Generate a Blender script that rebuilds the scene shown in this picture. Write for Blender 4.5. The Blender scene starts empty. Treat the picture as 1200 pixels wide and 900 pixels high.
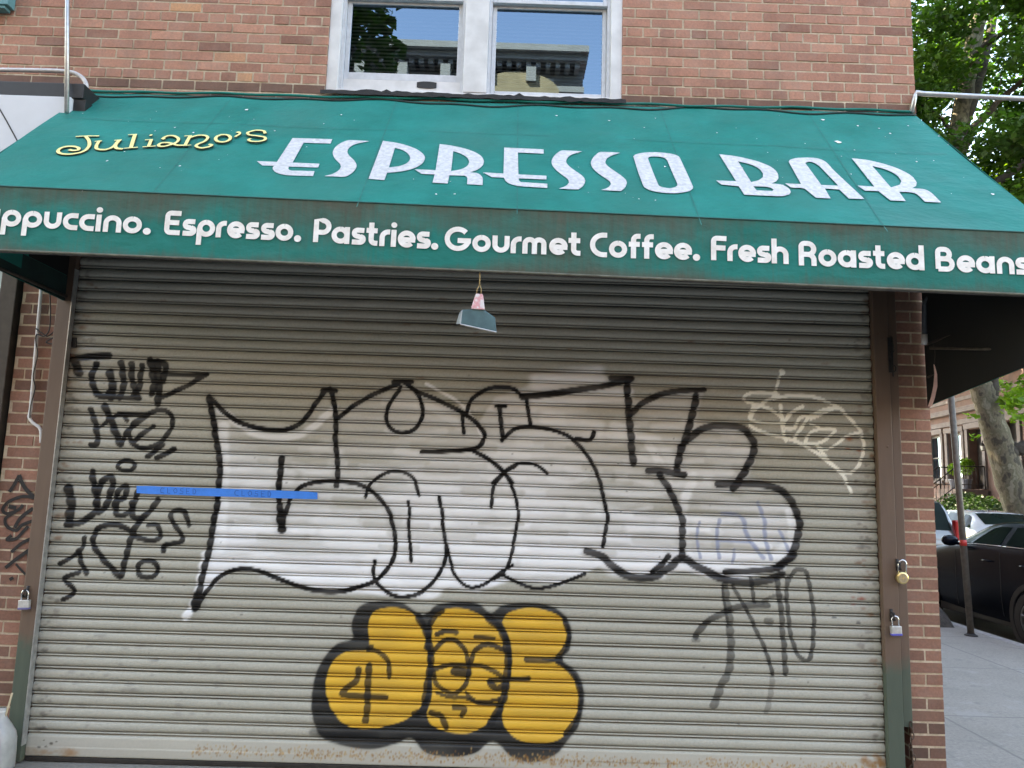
import bpy, bmesh, math, random
import numpy as np
from mathutils import Vector, Matrix
from mathutils.geometry import tessellate_polygon
random.seed(7); rng = np.random.default_rng(7)
scn = bpy.context.scene
COL = scn.collection
R = math.radians

# ------------------------------------------------------------------ camera maths
F_PX = 850.0
PITCH, YAW, ROLL = 0.13290483, 0.00635244, 0.02986393
CAM = np.array([0.0, -4.45448858, 1.67632166])
fw = np.array([math.sin(YAW)*math.cos(PITCH), math.cos(YAW)*math.cos(PITCH), math.sin(PITCH)])
r0 = np.array([math.cos(YAW), -math.sin(YAW), 0.0]); u0 = np.cross(r0, fw)
RT = math.cos(ROLL)*r0 + math.sin(ROLL)*u0
UP = -math.sin(ROLL)*r0 + math.cos(ROLL)*u0

def at(px, py, Y=None, Z=None, X=None):
    d = fw + RT*(px-600)/F_PX - UP*(py-450)/F_PX
    if Y is not None: t = (Y-CAM[1])/d[1]
    elif Z is not None: t = (Z-CAM[2])/d[2]
    else: t = (X-CAM[0])/d[0]
    return CAM + d*t

def pj(P):
    d = np.asarray(P, float)-CAM; z = d@fw
    return np.array([600+F_PX*(d@RT)/z, 450-F_PX*(d@UP)/z])

# ------------------------------------------------------------------ scene helpers
def tag(o, label=None, cat=None, group=None, kind=None):
    if label: o['label'] = label
    if cat: o['category'] = cat
    if group: o['group'] = group
    if kind: o['kind'] = kind
    return o

def empty(name, loc=(0,0,0), label=None, cat=None, group=None, rz=0):
    o = bpy.data.objects.new(name, None); COL.objects.link(o)
    o.location = loc; o.rotation_euler = (0,0,rz); o.empty_display_size = .1
    return tag(o, label, cat, group)

class MB:
    def __init__(s): s.v=[]; s.f=[]; s.mi=[]; s.cur=0
    def add(s, vs, fs):
        b=len(s.v); s.v += [tuple(float(c) for c in v) for v in vs]
        for f in fs: s.f.append([b+i for i in f]); s.mi.append(s.cur)
        return s
    def box(s, x0,x1,y0,y1,z0,z1, M=None):
        vs=[(x0,y0,z0),(x1,y0,z0),(x1,y1,z0),(x0,y1,z0),(x0,y0,z1),(x1,y0,z1),(x1,y1,z1),(x0,y1,z1)]
        if M is not None: vs=[M@Vector(v) for v in vs]
        return s.add(vs,[(0,3,2,1),(4,5,6,7),(0,1,5,4),(1,2,6,5),(2,3,7,6),(3,0,4,7)])
    def tube(s, pts, r, n=8, cap=True):
        pts=[Vector(p) for p in pts]; N=len(pts)
        rr = r if isinstance(r,(list,tuple)) else [r]*N
        vs=[]; ref=None
        for i,p in enumerate(pts):
            t=(pts[min(i+1,N-1)]-pts[max(i-1,0)]).normalized()
            if ref is None: ref = Vector((0,0,1)) if abs(t.z)<.9 else Vector((1,0,0))
            a=(ref-t*ref.dot(t)).normalized(); ref=a; b=t.cross(a)
            for k in range(n):
                w=2*math.pi*k/n; vs.append(p+(a*math.cos(w)+b*math.sin(w))*rr[i])
        fs=[]
        for i in range(N-1):
            for k in range(n):
                k2=(k+1)%n; fs.append((i*n+k,i*n+k2,(i+1)*n+k2,(i+1)*n+k))
        if cap:
            fs.append(tuple(range(n-1,-1,-1))); fs.append(tuple((N-1)*n+k for k in range(n)))
        return s.add(vs,fs)
    def lathe(s, prof, n=16, M=None):
        vs=[]
        for (r,z) in prof:
            for k in range(n):
                w=2*math.pi*k/n; v=Vector((r*math.cos(w),r*math.sin(w),z)); vs.append(M@v if M is not None else v)
        fs=[]
        for i in range(len(prof)-1):
            for k in range(n):
                k2=(k+1)%n; fs.append((i*n+k,i*n+k2,(i+1)*n+k2,(i+1)*n+k))
        return s.add(vs,fs)
    def prism(s, poly, fn, d0, d1):
        """poly of (u,v); fn(u,v,d)->xyz"""
        n=len(poly); vs=[fn(u,v,d0) for u,v in poly]+[fn(u,v,d1) for u,v in poly]
        return s.add(vs,[tuple(range(n)),tuple(range(2*n-1,n-1,-1))]+[(i,(i+1)%n,n+(i+1)%n,n+i) for i in range(n)])
    def build(s, name, m=None, parent=None, smooth=False, bevel=0, autosmooth=None, mats=None):
        me=bpy.data.meshes.new(name); me.from_pydata(s.v,[],s.f)
        for x in (mats or ([m] if m else [])): me.materials.append(x)
        if mats: me.polygons.foreach_set('material_index', s.mi)
        if smooth: me.polygons.foreach_set('use_smooth',[True]*len(me.polygons))
        me.update()
        bm=bmesh.new(); bm.from_mesh(me); bmesh.ops.recalc_face_normals(bm, faces=bm.faces); bm.to_mesh(me); bm.free()
        if autosmooth: me.set_sharp_from_angle(angle=R(autosmooth))
        o=bpy.data.objects.new(name,me); COL.objects.link(o)
        if parent: o.parent=parent
        if bevel:
            b=o.modifiers.new('bevel','BEVEL'); b.width=bevel; b.segments=2; b.limit_method='ANGLE'; b.angle_limit=R(40)
        return o

# ------------------------------------------------------------------ materials
def newmat(name):
    m=bpy.data.materials.new(name); m.use_nodes=True
    nt=m.node_tree; nt.nodes.clear()
    out=nt.nodes.new('ShaderNodeOutputMaterial'); b=nt.nodes.new('ShaderNodeBsdfPrincipled')
    nt.links.new(b.outputs[0],out.inputs[0])
    return m,nt,b
def nd(nt,t,**kw):
    n=nt.nodes.new(t)
    for k,v in kw.items():
        if hasattr(n,k): setattr(n,k,v)
        else: n.inputs[k].default_value=v
    return n
def ramp(nt,fac,stops):
    r=nt.nodes.new('ShaderNodeValToRGB'); e=r.color_ramp.elements
    while len(e)<len(stops): e.new(.5)
    for x,(p,c) in zip(e,stops):
        x.position=p; x.color=(c if len(c)==4 else (*c,1)) if hasattr(c,'__len__') else (c,c,c,1)
    nt.links.new(fac,r.inputs[0]); return r.outputs[0]
def mix(nt,fac,a,b,mode='MIX'):
    n=nt.nodes.new('ShaderNodeMix'); n.data_type='RGBA'; n.blend_type=mode
    for s,v in ((n.inputs[0],fac),(n.inputs[6],a),(n.inputs[7],b)):
        if hasattr(v,'is_linked') or hasattr(v,'links'): nt.links.new(v,s)
        elif hasattr(v,'__len__'): s.default_value=(*v,1) if len(v)==3 else v
        else: s.default_value=v
    return n.outputs[2]
def coords(nt,scale=(1,1,1),kind='Object'):
    tc=nt.nodes.new('ShaderNodeTexCoord'); mp=nt.nodes.new('ShaderNodeMapping')
    mp.inputs['Scale'].default_value=scale; nt.links.new(tc.outputs[kind],mp.inputs[0]); return mp.outputs[0]
def noise(nt,vec,scale,detail=5,rough=.6):
    n=nt.nodes.new('ShaderNodeTexNoise'); n.inputs['Scale'].default_value=scale
    n.inputs['Detail'].default_value=detail; n.inputs['Roughness'].default_value=rough
    if vec is not None: nt.links.new(vec,n.inputs['Vector'])
    return n.outputs[0]
def bump(nt,b,h,strength=.3,dist=.01):
    n=nt.nodes.new('ShaderNodeBump'); n.inputs['Strength'].default_value=strength; n.inputs['Distance'].default_value=dist
    nt.links.new(h,n.inputs['Height']); nt.links.new(n.outputs[0],b.inputs['Normal'])
def M(name, c, rough=.6, metal=0, var=.25, scale=12, c2=None, bmp=0, stretch=(1,1,1), spec=.5, coat=0):
    m,nt,b=newmat(name); v=coords(nt,stretch)
    f=noise(nt,v,scale)
    c2 = c2 or tuple(x*(1-var) for x in c); c1=tuple(min(1,x*(1+var*.5)) for x in c) if c2 is None else c
    col=ramp(nt,f,[(.35,c2),(.65,c)])
    nt.links.new(col,b.inputs['Base Color'])
    b.inputs['Roughness'].default_value=rough; b.inputs['Metallic'].default_value=metal
    b.inputs['Specular IOR Level'].default_value=spec; b.inputs['Coat Weight'].default_value=coat; b.inputs['Coat Roughness'].default_value=.05
    if bmp: bump(nt,b,noise(nt,v,scale*3,6),bmp,.01)
    return m

# ---- bricks: one colour attribute per brick
def brick_mat():
    m,nt,b=newmat('brick'); a=nd(nt,'ShaderNodeAttribute',attribute_name='tone')
    sep=nt.nodes.new('ShaderNodeSeparateColor'); nt.links.new(a.outputs['Color'],sep.inputs[0])
    base=ramp(nt,sep.outputs[0],[(0,(.165,.075,.052)),(.3,(.275,.124,.082)),(.6,(.36,.165,.110)),(.85,(.43,.205,.135)),(1,(.47,.235,.115))])
    v=coords(nt); n1=noise(nt,v,60,6,.7); n2=noise(nt,v,9,5)
    c=mix(nt,.55,base,ramp(nt,n1,[(.3,.35),(.7,.85)]),'OVERLAY')
    c=mix(nt,ramp(nt,n2,[(.45,0),(.75,.35)]),c,(.36,.25,.2))
    c=mix(nt,ramp(nt,noise(nt,coords(nt,(2.2,2.2,.5)),1.3,6,.65),[(.5,0),(.72,.45)]),c,(.10,.055,.042))
    c=mix(nt,sep.outputs[1],c,(.055,.036,.026))
    nt.links.new(c,b.inputs['Base Color']); b.inputs['Roughness'].default_value=.85
    bump(nt,b,n1,.35,.004); return m
def mortar_mat():
    return M('mortar',(.60,.49,.36),.95,0,c2=(.42,.33,.23),scale=25,bmp=.4)
MB_BRICK=brick_mat(); M_MORT=mortar_mat()
def far_brick():
    m,nt,b=newmat('far_brick'); v=coords(nt)
    sp=nt.nodes.new('ShaderNodeSeparateXYZ'); nt.links.new(v,sp.inputs[0])
    ad=nd(nt,'ShaderNodeMath',operation='ADD'); nt.links.new(sp.outputs[0],ad.inputs[0]); nt.links.new(sp.outputs[1],ad.inputs[1])
    cb=nt.nodes.new('ShaderNodeCombineXYZ'); nt.links.new(ad.outputs[0],cb.inputs[0]); nt.links.new(sp.outputs[2],cb.inputs[1])
    t=nt.nodes.new('ShaderNodeTexBrick'); nt.links.new(cb.outputs[0],t.inputs['Vector'])
    for k,val in (('Scale',1),('Mortar Size',.006),('Brick Width',.212),('Row Height',.068)): t.inputs[k].default_value=val
    t.inputs['Color1'].default_value=(.27,.11,.078,1); t.inputs['Color2'].default_value=(.19,.075,.055,1); t.inputs['Mortar'].default_value=(.48,.38,.28,1)
    nt.links.new(t.outputs[0],b.inputs['Base Color']); b.inputs['Roughness'].default_value=.9; bump(nt,b,t.outputs[1],-.4,.01)
    return m
M_FARB=far_brick()

# ---- awning vinyl
def vinyl(name, dirty):
    m,nt,b=newmat(name); v=coords(nt)
    n1=noise(nt,v,3.5,6); g=mix(nt,ramp(nt,n1,[(.35,0),(.7,1)]),(.002,.165,.136),(.003,.215,.182))
    g=mix(nt,ramp(nt,noise(nt,coords(nt,(1.2,1,1)),1.3,3),[(.42,0),(.72,.6)]),g,(.030,.165,.138))
    if dirty:   # soot and rain streaks that run down from the front seam
        a=nd(nt,'ShaderNodeAttribute',attribute_name='grime')
        st=noise(nt,coords(nt,(60,60,2.2)),1.0,5,.65); bl=noise(nt,coords(nt,(1.6,1.6,2.5)),1.0,4)
        f=nd(nt,'ShaderNodeMath',operation='ADD'); nt.links.new(a.outputs['Fac'],f.inputs[0])
        s1=nd(nt,'ShaderNodeMath',operation='MULTIPLY_ADD'); nt.links.new(st,s1.inputs[0]); s1.inputs[1].default_value=.62; s1.inputs[2].default_value=-.35
        s2=nd(nt,'ShaderNodeMath',operation='MULTIPLY_ADD'); nt.links.new(bl,s2.inputs[0]); s2.inputs[1].default_value=2.0; s2.inputs[2].default_value=-1.0
        s3=nd(nt,'ShaderNodeMath',operation='ADD'); nt.links.new(s1.outputs[0],s3.inputs[0]); nt.links.new(s2.outputs[0],s3.inputs[1])
        nt.links.new(s3.outputs[0],f.inputs[1])
        dirtc=mix(nt,noise(nt,coords(nt,(40,40,3)),1,4),(.062,.072,.054),(.125,.115,.088))
        g=mix(nt,ramp(nt,f.outputs[0],[(.28,.06),(.62,.52),(.98,.92)]),g,dirtc)
    nt.links.new(g,b.inputs['Base Color']); b.inputs['Roughness'].default_value=.5
    b.inputs['Specular IOR Level'].default_value=.06
    bump(nt,b,noise(nt,coords(nt,(1,1.6,1.6)),3.2,5,.55),.35,.06)
    return m
M_VIN=vinyl('green_vinyl',False); M_VALD=vinyl('grimy_green_vinyl',True)
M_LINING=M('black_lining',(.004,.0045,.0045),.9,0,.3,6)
M_DKGREEN=M('dark_green_cloth',(.004,.03,.026),.8,0,.4,8)
M_WHITE_LET=M('white_vinyl_lettering',(.60,.60,.62),.7,0,c2=(.42,.43,.43),scale=46)
M_CREAM_LET=M('cream_vinyl_lettering',(.90,.88,.84),.55,0,c2=(.76,.71,.65),scale=22)
M_YEL=M('yellow_lettering',(.86,.76,.30),.6,0,.15,20)
M_DARKLINE=M('dark_outline',(.02,.045,.03),.7,0,.3,20)
M_SEAM=M('seam',(.004,.16,.135),.7,0,.3,20)
M_BROWN=None
def painted_steel():
    m,nt,b=newmat('brown_painted_steel'); v=coords(nt)
    sp=nt.nodes.new('ShaderNodeSeparateXYZ'); nt.links.new(v,sp.inputs[0])
    n=noise(nt,v,7,6,.7); n2=noise(nt,coords(nt,(30,30,4)),1,5)
    ad=nd(nt,'ShaderNodeMath',operation='MULTIPLY_ADD'); nt.links.new(n,ad.inputs[0]); ad.inputs[1].default_value=.35; nt.links.new(sp.outputs[2],ad.inputs[2])
    base=mix(nt,n2,(.10,.062,.042),(.155,.098,.068))
    green=mix(nt,n2,(.045,.062,.045),(.085,.105,.075))
    c=mix(nt,ramp(nt,ad.outputs[0],[(.80,1),(.92,0)]),base,green)
    rust=noise(nt,v,16,6,.75); c=mix(nt,ramp(nt,rust,[(.62,0),(.74,.8)]),c,(.13,.052,.022))
    c=mix(nt,ramp(nt,ad.outputs[0],[(.16,.9),(.24,0)]),c,(.16,.07,.03))
    nt.links.new(c,b.inputs['Base Color']); b.inputs['Roughness'].default_value=.55; bump(nt,b,rust,.12,.004); return m
M_BROWN=painted_steel()
M_STEEL=M('galvanised_pipe',(.55,.55,.54),.35,.7,.25,30)
M_BLACK=M('black_plastic',(.018,.018,.019),.5,0,.3,20)
M_BLACKM=M('dark_iron',(.035,.03,.028),.6,.3,.4,30)
M_BRASS=M('brass',(.80,.62,.28),.28,.9,.2,40)
M_CHROME=M('chrome',(.75,.74,.72),.2,1,.1,20)
M_WPAINT=M('white_paint',(.70,.685,.67),.45,0,c2=(.56,.545,.53),scale=6)
M_WALU=M('white_aluminium',(.60,.61,.63),.4,0,.15,20)
M_TAR=M('black_tar',(.02,.018,.017),.75,0,.4,20,bmp=.6)
M_TAN=M('old_stucco',(.35,.24,.14),.9,0,.4,15,bmp=.5)
M_JUG=M('milky_plastic',(.70,.70,.68),.35,0,.1,8)
M_TAPE=M('blue_masking_tape',(.02,.25,.85),.6,0,.12,30)
M_PEN=M('navy_pen_ink',(.012,.07,.34),.6,0,.2,20)
M_PANELW=M('white_sign_panel',(.62,.63,.65),.4,0,.08,3)

def glass(name, tint, refl):
    m=bpy.data.materials.new(name); m.use_nodes=True; nt=m.node_tree; nt.nodes.clear()
    out=nt.nodes.new('ShaderNodeOutputMaterial'); g=nd(nt,'ShaderNodeBsdfGlossy'); g.inputs['Roughness'].default_value=.004; g.inputs['Color'].default_value=(.52,.76,1,1)
    t=nt.nodes.new('ShaderNodeBsdfTransparent'); t.inputs[0].default_value=(*tint,1)
    mx=nt.nodes.new('ShaderNodeMixShader')
    lw=nt.nodes.new('ShaderNodeFresnel'); lw.inputs[0].default_value=1.5
    ad=nd(nt,'ShaderNodeMath',operation='ADD'); nt.links.new(lw.outputs[0],ad.inputs[0]); ad.inputs[1].default_value=refl; ad.use_clamp=True
    nt.links.new(ad.outputs[0],mx.inputs[0]); nt.links.new(t.outputs[0],mx.inputs[1]); nt.links.new(g.outputs[0],mx.inputs[2]); nt.links.new(mx.outputs[0],out.inputs[0])
    return m
M_GLASS=glass('window_glass',(.35,.37,.38),.14)
M_CARGLASS=glass('car_glass',(.25,.30,.28),.10)
M_BGGLASS=glass('house_glass',(.5,.55,.55),.22)

def ground_mats():
    # sidewalk concrete with flag joints
    m,nt,b=newmat('sidewalk_concrete'); v=coords(nt)
    n1=noise(nt,v,1.4,6,.65); n2=noise(nt,v,45,6,.75); n3=noise(nt,v,6,5,.7)
    c=mix(nt,n1,(.165,.150,.130),(.265,.247,.220)); c=mix(nt,.6,c,ramp(nt,n2,[(.3,.30),(.7,.72)]),'OVERLAY')
    c=mix(nt,ramp(nt,n3,[(.54,0),(.68,.6)]),c,(.14,.135,.125)); c=mix(nt,ramp(nt,noise(nt,v,2.3,7,.75),[(.57,0),(.62,.5)]),c,(.27,.26,.245))
    sp=nt.nodes.new('ShaderNodeSeparateXYZ'); nt.links.new(v,sp.inputs[0])
    wob=noise(nt,v,3,4)
    def line(out,period,off,w):
        a=nd(nt,'ShaderNodeMath',operation='MULTIPLY_ADD'); nt.links.new(wob,a.inputs[0]); a.inputs[1].default_value=.03; nt.links.new(out,a.inputs[2])
        s=nd(nt,'ShaderNodeMath',operation='SUBTRACT'); nt.links.new(a.outputs[0],s.inputs[0]); s.inputs[1].default_value=off
        p=nd(nt,'ShaderNodeMath',operation='PINGPONG'); nt.links.new(s.outputs[0],p.inputs[0]); p.inputs[1].default_value=period/2
        l=nd(nt,'ShaderNodeMath',operation='LESS_THAN'); nt.links.new(p.outputs[0],l.inputs[0]); l.inputs[1].default_value=w
        return l.outputs[0]
    a=line(sp.outputs[0],1.62,5.02,.012); d=line(sp.outputs[1],1.55,1.35,.010)
    mx=nd(nt,'ShaderNodeMath',operation='MAXIMUM'); nt.links.new(a,mx.inputs[0]); nt.links.new(d,mx.inputs[1])
    c=mix(nt,ramp(nt,mx.outputs[0],[(0,0),(1,.55)]),c,(.10,.095,.09))
    gum=nt.nodes.new('ShaderNodeTexVoronoi'); gum.inputs['Scale'].default_value=3.2; nt.links.new(v,gum.inputs['Vector'])
    c=mix(nt,ramp(nt,gum.outputs[0],[(.05,.65),(.075,0)]),c,(.10,.10,.10))
    nt.links.new(c,b.inputs['Base Color']); b.inputs['Roughness'].default_value=.9; bump(nt,b,n2,.4,.006)
    # asphalt
    m2,nt,b=newmat('asphalt'); v=coords(nt); n=noise(nt,v,90,4,.8); n4=noise(nt,v,.8,5)
    c=mix(nt,n4,(.04,.04,.042),(.065,.064,.062)); c=mix(nt,.5,c,ramp(nt,n,[(.3,.3),(.7,.75)]),'OVERLAY')
    nt.links.new(c,b.inputs['Base Color']); b.inputs['Roughness'].default_value=.85; bump(nt,b,n,.5,.006)
    return m,m2
M_WALK,M_ASPH=ground_mats()
M_KERB=M('kerb_granite',(.30,.29,.28),.85,0,.3,20,bmp=.4)
M_SOIL=M('dark_soil',(.075,.062,.05),.95,0,.6,14,bmp=1)

# ================================================================== SETTING
def struct(name,mb,m,**k):
    return tag(mb.build(name,m,**k),kind='structure')
mb=MB().add([(-400,-400,-.15),(400,-400,-.15),(400,400,-.15),(-400,400,-.15)],[(0,1,2,3)]); struct('road',mb,M_ASPH)
TH=R(9.6); DV=np.array([math.sin(TH),math.cos(TH)]); NV=np.array([math.cos(TH),-math.sin(TH)])
mb=MB().box(-60,5.85,-5.6,80,-.5,0); struct('sidewalk',mb,M_WALK)
mb=MB().box(5.852,6.0,-5.45,80,-.4,.004).box(-60,5.85,-5.76,-5.602,-.4,.004); struct('kerb',mb,M_KERB,bevel=.015)
mb=MB().box(-60,60,-17.9,-13.6,-.5,0); struct('pavement_opposite',mb,M_WALK)

# ================================================================== CORNER BUILDING
XL,XR=-40.0,2.613
bld=empty('corner_building',(0,0,0),'red brick corner building with white double window above the green awning','building')
YB=-.02      # brick face
def brick_field(name, x0,x1,z0,z1, holes=(), parent=None, phase=0.0, z_off=0.0, grime=None, bond='common', yface=YB, dark_rows=()):
    ch=.0682; L=.212; j=.0125
    mbk=MB(); tones=[]
    row0=int(math.floor((z0-z_off)/ch)); row1=int(math.ceil((z1-z_off)/ch))
    for r in range(row0,row1):
        za=max(z0,z_off+r*ch+j/2); zb=min(z1,z_off+(r+1)*ch-j/2)
        if zb-za<.012: continue
        header = (r%6==2) if bond=='common' else (r%2==0)
        l = L/2 if header else L
        off = phase + (0 if r%2 else L/2) + (L/4 if header else 0)
        if bond=='pier':
            off = x0 - j/2; l = (x1-x0+j)/2 if header else (x1-x0+j)
        k0=int(math.floor((x0-off)/l))-1
        for k in range(k0,k0+int((x1-x0)/l)+4):
            a=off+k*l+j/2; b=off+(k+1)*l-j/2
            if b<=x0 or a>=x1: continue
            segs=[(max(a,x0),min(b,x1))]
            for (hx0,hx1,hz0,hz1) in holes:
                if zb<=hz0 or za>=hz1: continue
                ns=[]
                for (p,q) in segs:
                    if q<=hx0 or p>=hx1: ns.append((p,q)); continue
                    if p<hx0: ns.append((p,hx0))
                    if q>hx1: ns.append((hx1,q))
                segs=ns
            for (p,q) in segs:
                if q-p<.015: continue
                e=lambda s=.0012: random.uniform(-s,s)
                yo=yface+random.uniform(-.002,.002); yi=yface+.02
                rd=.003
                vs=[(p+e(),yo+e(),za+e()),(q+e(),yo+e(),za+e()),(q+e(),yo+e(),zb+e()),(p+e(),yo+e(),zb+e())]
                o=[(p-rd,yi,za-rd),(q+rd,yi,za-rd),(q+rd,yi,zb+rd),(p-rd,yi,zb+rd)]
                mbk.add(vs+o,[(0,1,2,3),(4,5,1,0),(5,6,2,1),(6,7,3,2),(7,4,0,3)])
                t=min(1,max(0,random.gauss(.58,.12)))
                if random.random()<.06: t*=.45
                g=grime((p+q)/2,(za+zb)/2) if grime else 0
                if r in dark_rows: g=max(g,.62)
                tones += [(t,g,0,1)]*8
    o=mbk.build(name,MB_BRICK,parent)
    ca=o.data.color_attributes.new('tone','FLOAT_COLOR','POINT'); ca.data.foreach_set('color',np.array(tones,'f').ravel())
    # mortar bed behind the bricks
    cells=MB()
    xs=sorted({x0,x1,*[h[0] for h in holes],*[h[1] for h in holes]}); zs=sorted({z0,z1,*[h[2] for h in holes],*[h[3] for h in holes]})
    xs=[x for x in xs if x0<=x<=x1]; zs=[z for z in zs if z0<=z<=z1]
    for i in range(len(xs)-1):
        for k in range(len(zs)-1):
            cx,cz=(xs[i]+xs[i+1])/2,(zs[k]+zs[k+1])/2
            if any(h[0]<cx<h[1] and h[2]<cz<h[3] for h in holes): continue
            cells.add([(xs[i],yface+.0035,zs[k]),(xs[i+1],yface+.0035,zs[k]),(xs[i+1],yface+.0035,zs[k+1]),(xs[i],yface+.0035,zs[k+1])],[(0,1,2,3)])
    cells.build('mortar',M_MORT,o)
    return o
WX0,WX1,WZ0,WZ1=-1.245,.69,4.16,5.95
ZW=4.205                       # lowest row of the upper wall
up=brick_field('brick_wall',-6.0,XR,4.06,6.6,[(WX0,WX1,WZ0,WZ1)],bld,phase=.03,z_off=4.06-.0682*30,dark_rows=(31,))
# courses over the awning, pier bricks beside the shutter
pier_grime=lambda x,z: (.75 if z<.38 else (.5 if z<.5 else .42))*random.uniform(.5,1.1)+random.uniform(0,.12)
brick_field('brick_pier',2.418,XR,0,3.9,(),bld,bond='pier',grime=pier_grime,z_off=.01)
lg=lambda x,z:(.65 if z<.5 else .48)*random.uniform(.5,1.2)
brick_field('brick_pier',-3.035,-2.795,0,3.9,(),bld,phase=-.05,grime=lg,z_off=.022)
mb=MB()
mb.box(XL,-6.003,-.018,.3,4.06,6.6).box(-6.0,-1.245,.004,.3,4.06,6.6).box(.69,XR-.004,.004,.3,4.06,6.6).box(-1.245,.69,.004,.3,4.06,4.13).box(-1.245,.69,.004,.3,5.96,6.6)
mb.box(XL,XR-.004,.0,.3,6.602,36.5).box(XL,-3.04,.02,.3,3.4,4.055).box(2.42,XR-.004,.004,.3,0,4.055).box(-3.03,-2.79,.004,.3,0,4.055)  # unseen height, length and depth sized so the block shades street and awning
mb.box(-3.03,2.42,.10,.3,3.0,4.055)
mb.box(XL,XL+.3,.302,22.3,0,36.5).box(XL+.302,XR-.3,22.0,22.3,0,36.5)
mb.build('wall_core',M_FARB,bld)
mb=MB().box(XR-.3,XR,.302,22.3,0,36.5); mb.build('side_wall',M_FARB,bld)
mb=MB().box(XL+.31,XR-.31,.31,21.99,36.1,36.3); mb.build('roof',M_TAR,bld)
mb=MB().box(XL+.31,XR-.31,1.6,1.7,0,36.0); mb.build('inner_partition',M('dim_plaster',(.16,.15,.14),.9,0,.2,3),bld)
# ledge: tan flashing strip where the awning meets the wall
mb=MB()
n=90
pts=[(-2.8+i*5.4/n, 4.062+random.uniform(-.006,.006)) for i in range(n+1)]
for i in range(n):
    (xa,za),(xb,zb)=pts[i],pts[i+1]
    mb.add([(xa,-.034,4.02),(xb,-.034,4.02),(xb,-.034,zb+.022),(xa,-.034,za+.022),(xa,0,za+.022),(xb,0,zb+.022)],[(0,1,2,3),(3,2,5,4)])
mb.build('flashing',M_TAN,bld)

# ---- twin window
wb=lambda *a:MB().box(*a)
win=MB()
def frame_rect(mb,x0,x1,z0,z1,w,y0,y1,wb_=None,wt=None):
    wb_=w if wb_ is None else wb_; wt=w if wt is None else wt
    mb.box(x0,x0+w,y0,y1,z0,z1).box(x1-w,x1,y0,y1,z0,z1).box(x0+w+.0005,x1-w-.0005,y0,y1,z0,z0+wb_).box(x0+w+.0005,x1-w-.0005,y0,y1,z1-wt,z1)
    return mb
frame_rect(win,WX0,WX1,WZ0,WZ1,.075,-.01,.10,.02)
win.box(-.352,-.196,-.012,.10,WZ0+.021,WZ1-.08)
wob=win.build('window',M_WPAINT,bld,bevel=.004)
# inner jambs step back
jm=MB()
for (a,b) in ((WX0+.076,-.353),(-.195,WX1-.076)):
    jm.box(a,a+.02,.02,.14,WZ0+.021,WZ1-.076).box(b-.02,b,.02,.14,WZ0+.021,WZ1-.076)
jm.build('jamb',M_WALU,wob)
for (a,b,low) in ((WX0+.097,-.374,True),(-.174,WX1-.097,False)):
    zb=4.285 if low else 4.185
    s=MB(); frame_rect(s,a,b,zb,4.86,.028,.055,.085,.05,.03); so=s.build('sash',M_WALU,wob,bevel=.003)
    MB().add([(a+.026,.068,zb+.048),(b-.026,.068,zb+.048),(b-.026,.068,4.832),(a+.026,.068,4.832)],[(0,1,2,3)]).build('pane',M_GLASS,wob)
    s=MB(); frame_rect(s,a,b,4.845,WZ1-.078,.028,.02,.05,.03,.03); s.build('sash',M_WALU,wob,bevel=.003)
    MB().add([(a+.026,.035,4.873),(b-.026,.035,4.873),(b-.026,.035,WZ1-.1),(a+.026,.035,WZ1-.1)],[(0,1,2,3)]).build('pane',M_GLASS,wob)
    bl=MB(); z=zb+.03
    while z<5.8:
        bl.add([(a+.01,.150,z),(b-.01,.150,z),(b-.01,.163,z+.021),(a+.01,.163,z+.021)],[(0,1,2,3)]); z+=.0265
    bl.build('blind',M('blind_slats',(.34,.34,.34),.6,0,.1,4),wob)
    MB().add([(a-.02,.25,zb-.1),(b+.02,.25,zb-.1),(b+.02,.25,5.9),(a-.02,.25,5.9)],[(0,1,2,3)]).build('room_backing',M('dim_room',(.05,.05,.05),.9,0,.2,3),wob)
# filler board under the raised left sash with its oval duct hole
a,b=WX0+.097,-.374
MB().box(a,b,.05,.075,WZ0+.021,4.283).build('filler_board',M_WPAINT,wob)
ov=[]; hc=at(500,99.5,Y=.045); cx,cz,hw,hh=hc[0],hc[2],.072,.024
for i in range(24):
    w=2*math.pi*i/24; ov.append((cx+max(-1,min(1,1.45*math.cos(w)))*hw*.9, cz+math.sin(w)*hh))
MB().prism(ov,lambda u,v,d:(u,d,v),.044,.052).build('vent_hole',M_BLACK,wob)
sl=MB()
pts=[(WX0-.02+i*(WX1-WX0+.04)/60,) for i in range(61)]
prev=None
for i in range(61):
    x=WX0-.02+i*(WX1-WX0+.04)/60
    zt=4.140+abs(rng.normal(0,.007))+(.02 if abs(x-.03)<.02 else 0); zl=4.116+rng.normal(0,.003)
    if prev: 
        px_,pt,pl=prev
        sl.add([(px_,-.06,pl),(x,-.06,zl),(x,-.058,zt),(px_,-.058,pt),(px_,.05,pt+.012),(x,.05,zt+.012)],[(0,1,2,3),(3,2,5,4)])
    prev=(x,zt,zl)
sl.build('sill',M_TAR,bld)

# ================================================================== PAINTED SHUTTER CURTAIN
def catmull(P,n=8,closed=False):
    P=[np.array(p,float) for p in P]
    if len(P)<3: 
        return [P[0]+(P[-1]-P[0])*t for t in np.linspace(0,1,6)]
    out=[]; N=len(P)
    for i in range(N-1):
        p0=P[max(i-1,0)]; p1=P[i]; p2=P[i+1]; p3=P[min(i+2,N-1)]
        for t in np.linspace(0,1,n,endpoint=False):
            out.append(.5*((2*p1)+(-p0+p2)*t+(2*p0-5*p1+4*p2-p3)*t*t+(-p0+3*p1-3*p2+p3)*t**3))
    out.append(P[-1]); return out

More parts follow.
